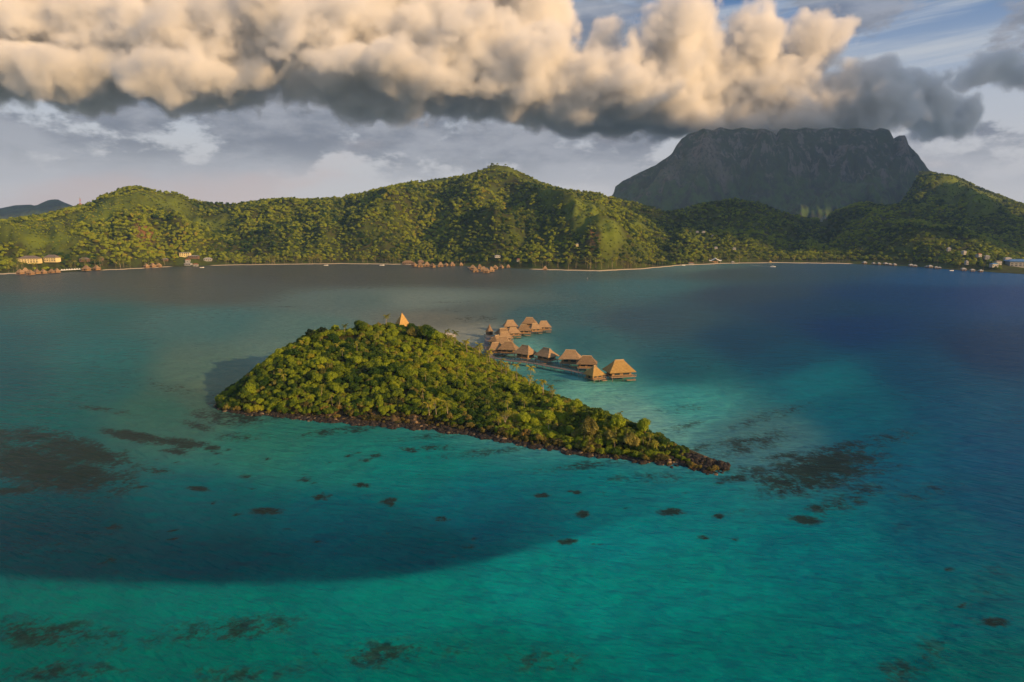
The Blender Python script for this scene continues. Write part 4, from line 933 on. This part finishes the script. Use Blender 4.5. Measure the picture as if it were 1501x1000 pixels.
# masts
def mast(name, h, wd, label, px, v, bands=6, L=LA):
    t = empty(name); f = MB(); cs = [(-1, -1), (1, -1), (1, 1), (-1, 1)]
    for k in range(bands):
        z0, z1 = h * k / bands, h * (k + 1) / bands; w0 = wd * (1 - .6 * k / bands) / 2; w1 = wd * (1 - .6 * (k + 1) / bands) / 2; mi = k % 2
        for i in range(4):
            a = (cs[i][0] * w0, cs[i][1] * w0, z0); b_ = (cs[i][0] * w1, cs[i][1] * w1, z1); j = (i + 1) % 4
            f.bar(a, b_, .16, 4, mi=mi); f.bar(a, (cs[j][0] * w1, cs[j][1] * w1, z1), .1, 4, mi=mi); f.bar(b_, (cs[j][0] * w1, cs[j][1] * w1, z1), .1, 4, mi=mi)
    f.build('lattice', [M['red'], M['white']], t)
    for k, z in enumerate((h * .96, h * .62)):
        q = MB(); q.tube([(0, -wd * .3 - .1, z), (0, -wd * .3 - .7, z)], [.5, 1.1], 10); q.build('dish', M['white'], t)
    q = MB(); q.bar((0, 0, h), (0, 0, h + 3), .1, 4); q.build('antenna', M['metal'], t)
    place(t, [float(q) for q in L.pt(px, v)], .3, 1); tag(t, label, 'mast'); return t
mast('lattice_mast', 24, 4.2, 'red and white banded lattice mast on the left ridge against the sky', 118.5, .98)
h0 = make_house('equipment_hut', 4, 3, 2.6, .6, 'white', 'white', 1); place(h0, [float(q) for q in LA.pt(121, .955)], .2, 1); h0.location.z += 2.5; tag(h0, 'small white hut at the foot of the red and white mast', 'hut')
mast('hilltop_antenna', 17, 2.4, 'slim lattice antenna beside white blocks on the saddle before the mountain', 1210, .97, 5)
for i, (px, v, s, lb) in enumerate([(1204, .90, 1.0, 'lower left white block on the saddle before the mountain'), (1206, .96, .8, 'upper white block on the saddle left of the slim antenna'), (1209, .92, 1.1, 'largest white block on the saddle below the slim antenna')]):
    o = make_house('equipment_block', 5, 5, 6, .5, 'white', 'white', 1, 2); place(o, [float(q) for q in LA.pt(px, v)], .3, s); o.location.z += 5; tag(o, lb, 'building')
# boats
def make_boat(name, L_, wd, canopy=True):
    t = empty(name); n = 10; V_ = []; fs = []
    for i in range(n + 1):
        u = i / n; x = (u - .5) * L_; w_ = wd / 2 * (1 - max(0, (u - .55) / .45) ** 2.2); zt = .85 + .35 * u * u
        V_ += [(x, -w_, zt), (x, -w_ * .75, -.1), (x, w_ * .75, -.1), (x, w_, zt), (x, w_ * .85, zt - .08), (x, w_ * .6, .25), (x, -w_ * .6, .25), (x, -w_ * .85, zt - .08)]
    for i in range(n):
        for k in range(8): fs.append((8 * i + k, 8 * i + (k + 1) % 8, 8 * i + 8 + (k + 1) % 8, 8 * i + 8 + k))
    fs += [tuple(range(7, -1, -1)), tuple(range(8 * n, 8 * n + 8))]
    m_ = MB(); m_.poly(V_, fs); m_.build('hull', M['boat_white'], t)
    if canopy:
        c = MB(); c.box(-L_ * .25, L_ * .15, -wd * .42, wd * .42, 2.35, 2.47); c.build('canopy', M['canvas'], t)
        for x in (-L_ * .23, L_ * .13):
            for y in (-wd * .38, wd * .38): q = MB(); q.bar((x, y, .7), (x, y, 2.35), .05, 4); q.build('pole', M['metal'], t)
    q = MB(); q.box(-L_ * .53, -L_ * .49, -.25, .25, .3, 1.3); q.build('outboard_motor', M['dark'], t)
    s_ = MB(); s_.box(-L_ * .1, 0, -wd * .3, wd * .3, .3, .75); s_.build('seat', M['wood'], t)
    return t
bo = make_boat('speedboat', 9, 2.6); p = G(1133, 391.3); place(bo, (p.x, p.y, 0), RD(-12), 1.1); tag(bo, 'white canopied speedboat trailing a wake off the right beach', 'boat')
p2 = G(1100, 388.5); wk = MB(); wk.poly([(p.x - 4, p.y - .9, .05), (p2.x, p2.y - 6, .05), (p2.x, p2.y + 2, .05), (p.x - 4, p.y + .9, .05)], [(0, 1, 2, 3)]); o = wk.build('wake', M['foam']); tag(o, kind='structure')
for (px, py, rz, s, lb) in [(1002, 389.2, .3, .8, 'small white boat moored off the beach left of the tent pavilion'), (478, 389.2, .1, .9, 'white boat moored off the left half of the long beach'), (560, 389.2, 0, 1.0, 'long white boat moored off the right end of the long beach'), (296, 392.5, .3, .8, 'small white boat moored in front of the village'), (1395, 397, .1, .8, 'small boat moored off the dark right shore')]:
    b2 = make_boat('moored_boat', 8, 2.4, False); p = G(px, py); place(b2, (p.x, p.y, 0), rz, s * 1.2); tag(b2, lb, 'boat')
mk = empty('channel_marker'); q = MB(); q.bar((0, 0, -1), (0, 0, 4.2), .18, 6); q.build('post', M['grey_wood'], mk); q = MB(); q.tube([(0, 0, 3.6), (0, 0, 5)], [.7, .1], 6); q.build('topmark', M['white'], mk)
p = G(861, 412); place(mk, (p.x, p.y, 0), 0, 1); tag(mk, 'thin channel marker post standing in the water before the point', 'marker')

# ------------------------------------------------------------------ clouds (closed billowing bodies filled with even vapour)
cm = bpy.data.materials.new('cloud_vapour'); cm.use_nodes = True; t = NT(cm.node_tree); t.N.remove(t.N['Principled BSDF'])
pv = t.node('ShaderNodeVolumePrincipled'); t.L.new(pv.outputs[0], t.N['Material Output'].inputs['Volume'])
pv.inputs['Color'].default_value = (.95, .95, .95, 1); pv.inputs['Density'].default_value = .012; pv.inputs['Anisotropy'].default_value = 0
cg = bpy.data.materials.new('cloud_mist'); cg.use_nodes = True; t = NT(cg.node_tree); t.N.remove(t.N['Principled BSDF'])
pv = t.node('ShaderNodeVolumePrincipled'); t.L.new(pv.outputs[0], t.N['Material Output'].inputs['Volume'])
pv.inputs['Color'].default_value = (.95, .95, .95, 1); pv.inputs['Density'].default_value = .024; pv.inputs['Anisotropy'].default_value = 0
cy.volume_step_rate = 2.5
VOX = 12.5
def cloud(name, blobs, lo, hi, vox, zbase=700, warp=460, billow=.34, seed=0.0, bs=290, vmat=None, solid=False):
    me = bpy.data.meshes.new(name); ob = bpy.data.objects.new(name, me); COL.objects.link(ob)
    ng = bpy.data.node_groups.new(name, 'GeometryNodeTree'); ng.interface.new_socket('Geometry', in_out='INPUT', socket_type='NodeSocketGeometry'); ng.interface.new_socket('Geometry', in_out='OUTPUT', socket_type='NodeSocketGeometry')
    t = NT(ng); go = t.node('NodeGroupOutput'); p = t.node('GeometryNodeInputPosition').outputs[0]
    ps = t.v('ADD', p, (seed * 1000, seed * 700, 0))
    nw = t.noise(ps, 1 / 500, 2, .5, 1)
    pw = t.v('ADD', p, t.v('SCALE', t.v('SUBTRACT', nw, (.5, .5, .5)), scale=warp))
    acc = None
    for (c, r) in blobs:
        q = t.m('SUBTRACT', 1, t.v('LENGTH', t.v('MULTIPLY', t.v('SUBTRACT', pw, tuple(c)), tuple(1 / a for a in r))))
        acc = q if acc is None else t.m('SMOOTH_MAX', acc, q, .12)
    n3 = t.N.new('ShaderNodeTexNoise'); t.put(n3.inputs['Vector'], ps); n3.inputs['Scale'].default_value = 1 / (bs * .56); n3.inputs['Detail'].default_value = 6; n3.inputs['Roughness'].default_value = .66
    vo = t.N.new('ShaderNodeTexVoronoi'); vo.feature = 'F1'; vo.inputs['Scale'].default_value = 1 / bs; vo.inputs['Detail'].default_value = 2.0; vo.inputs['Roughness'].default_value = .5
    t.put(vo.inputs['Vector'], t.v('ADD', t.v('ADD', pw, (seed * 1000, 0, 0)), t.v('SCALE', t.v('SUBTRACT', n3.outputs['Color'], (.5, .5, .5)), scale=bs * .4)))
    f = t.m('ADD', acc, t.m('MULTIPLY', t.m('SUBTRACT', .42, vo.outputs['Distance']), billow))
    f = t.m('ADD', f, t.m('MULTIPLY', t.m('SUBTRACT', n3.outputs[0], .5), 1.15))
    sp = t.node('ShaderNodeSeparateXYZ'); t.put(sp.inputs[0], p)
    f = t.m('MINIMUM', f, t.m('MULTIPLY', t.m('SUBTRACT', sp.outputs[2], zbase), .3 / 120))
    d = t.m('MULTIPLY', f, 5 if solid else 4.2, clamp=True)
    vc = t.node('GeometryNodeVolumeCube'); t.put(vc.inputs['Density'], d); vc.inputs['Min'].default_value = lo; vc.inputs['Max'].default_value = hi
    for i, nm in enumerate(('Resolution X', 'Resolution Y', 'Resolution Z')): vc.inputs[nm].default_value = max(8, int((hi[i] - lo[i]) / vox))
    if not solid:
        sm = t.node('GeometryNodeSetMaterial'); t.put(sm.inputs[0], vc.outputs[0]); sm.inputs['Material'].default_value = cg; me.materials.append(cg)
        t.put(go.inputs[0], sm.outputs[0]); md = ob.modifiers.new('cloud', 'NODES'); md.node_group = ng; tag(ob, kind='structure'); return ob
    v2 = t.node('GeometryNodeVolumeToMesh'); v2.inputs['Threshold'].default_value = .1; t.put(v2.inputs['Volume'], vc.outputs[0])
    t.put(go.inputs[0], v2.outputs[0]); md = ob.modifiers.new('cloud', 'NODES'); md.node_group = ng
    dg = bpy.context.evaluated_depsgraph_get(); nm_ = bpy.data.meshes.new_from_object(ob.evaluated_get(dg)); ob.modifiers.clear(); ob.data = nm_
    nm_.materials.clear(); nm_.materials.append(vmat or cm); nm_.polygons.foreach_set('use_smooth', [True] * len(nm_.polygons))
    tag(ob, kind='structure'); return ob
def PB(px, py, d, rx, ry, rd): k = d / 1000; return (P(px, py, d), (rx * k, rd, ry * k))
BL = [PB(*a) for a in [(-150,60,4900,190,80,900),(60,60,4900,230,85,950),(280,70,4900,200,85,950),(480,60,4900,200,90,950),(650,90,4900,170,85,900),(250,-30,5200,260,90,900),(560,-30,5200,260,90,900),(40,-40,5200,200,80,900),
(300,120,4500,120,40,700),(90,115,4600,160,36,800),(560,120,4600,150,40,800),
(760,120,4900,120,70,800),(870,130,4900,120,60,750),(1000,80,4900,80,90,500),(960,130,5100,120,50,650),(1090,135,5200,130,60,650),(1110,66,5000,60,55,300),(1190,60,5000,70,45,300),(1230,45,5000,38,34,200),(1240,145,5100,100,48,500),(780,20,5000,66,90,400),(885,70,4900,42,40,300),
(1060,175,5200,190,34,650),(1200,175,5250,130,34,600),(1130,185,5000,160,22,400),(900,165,5000,160,32,700)]]
cloud('cloud', BL, (-5300, 3600, 709), (4300, 6000, 2250), VOX)
BL2 = [PB(*a) for a in [(1340,150,6800,80,55,400),(1400,180,6900,60,34,400),(1320,120,6800,40,34,300),(1290,160,6700,80,50,400)]]
cloud('cloud', BL2, (2600, 6200, 712), (5600, 7600, 1900), 24, seed=3.3, billow=.7)
BL3 = [PB(*a) for a in [(1460,95,6800,60,30,300),(1510,110,6800,60,26,300),(1430,105,6800,40,20,300)]]
cloud('cloud', BL3, (3900, 6300, 1100), (6500, 7400, 2200), 26, zbase=1150, seed=5.1, billow=.7)
# clouds added beyond the picture to shade the mountain, right hill and cloud lobes
BL4 = [(Vector((x, y, z)), (rx, 330, rz)) for x, y, z, rx, rz in ((2900, 2800, 1200, 600, 520), (3500, 2750, 1300, 700, 640), (4300, 2800, 1300, 800, 700), (5200, 2750, 1350, 800, 700), (5700, 2800, 2150, 700, 420))]
cloud('cloud', BL4, (2200, 2200, 740), (6700, 3400, 2800), 60, zbase=745, seed=8.2, solid=True)  # added unseen cloud for shade
BL6 = [(Vector((10900, 2200, 3700)), (2000, 450, 1050))]
cloud('cloud', BL6, (8400, 1500, 2400), (13400, 2900, 5000), 90, zbase=2450, seed=2.7, solid=True)  # added unseen cloud for shade
BL5 = [(Vector((3150, 350, 930)), (750, 480, 180))]
cloud('cloud', BL5, (2000, -400, 740), (4300, 1100, 1250), 50, zbase=750, seed=9.7, solid=True)  # added unseen cloud for shade

# ------------------------------------------------------------------ haze
hz = MB(); hz.box(-9200, 9200, -3100, 9200, -1.6, 711)
hm = bpy.data.materials.new('haze'); hm.use_nodes = True; t = NT(hm.node_tree); t.N.remove(t.N['Principled BSDF'])
pv = t.node('ShaderNodeVolumePrincipled'); t.L.new(pv.outputs[0], t.N['Material Output'].inputs['Volume'])
pv.inputs['Color'].default_value = (.36, .60, 1, 1); pv.inputs['Density'].default_value = .000045; pv.inputs['Anisotropy'].default_value = .0
o = hz.build('haze', hm); tag(o, 'pale even haze over the lagoon and hills', 'haze', kind='stuff')
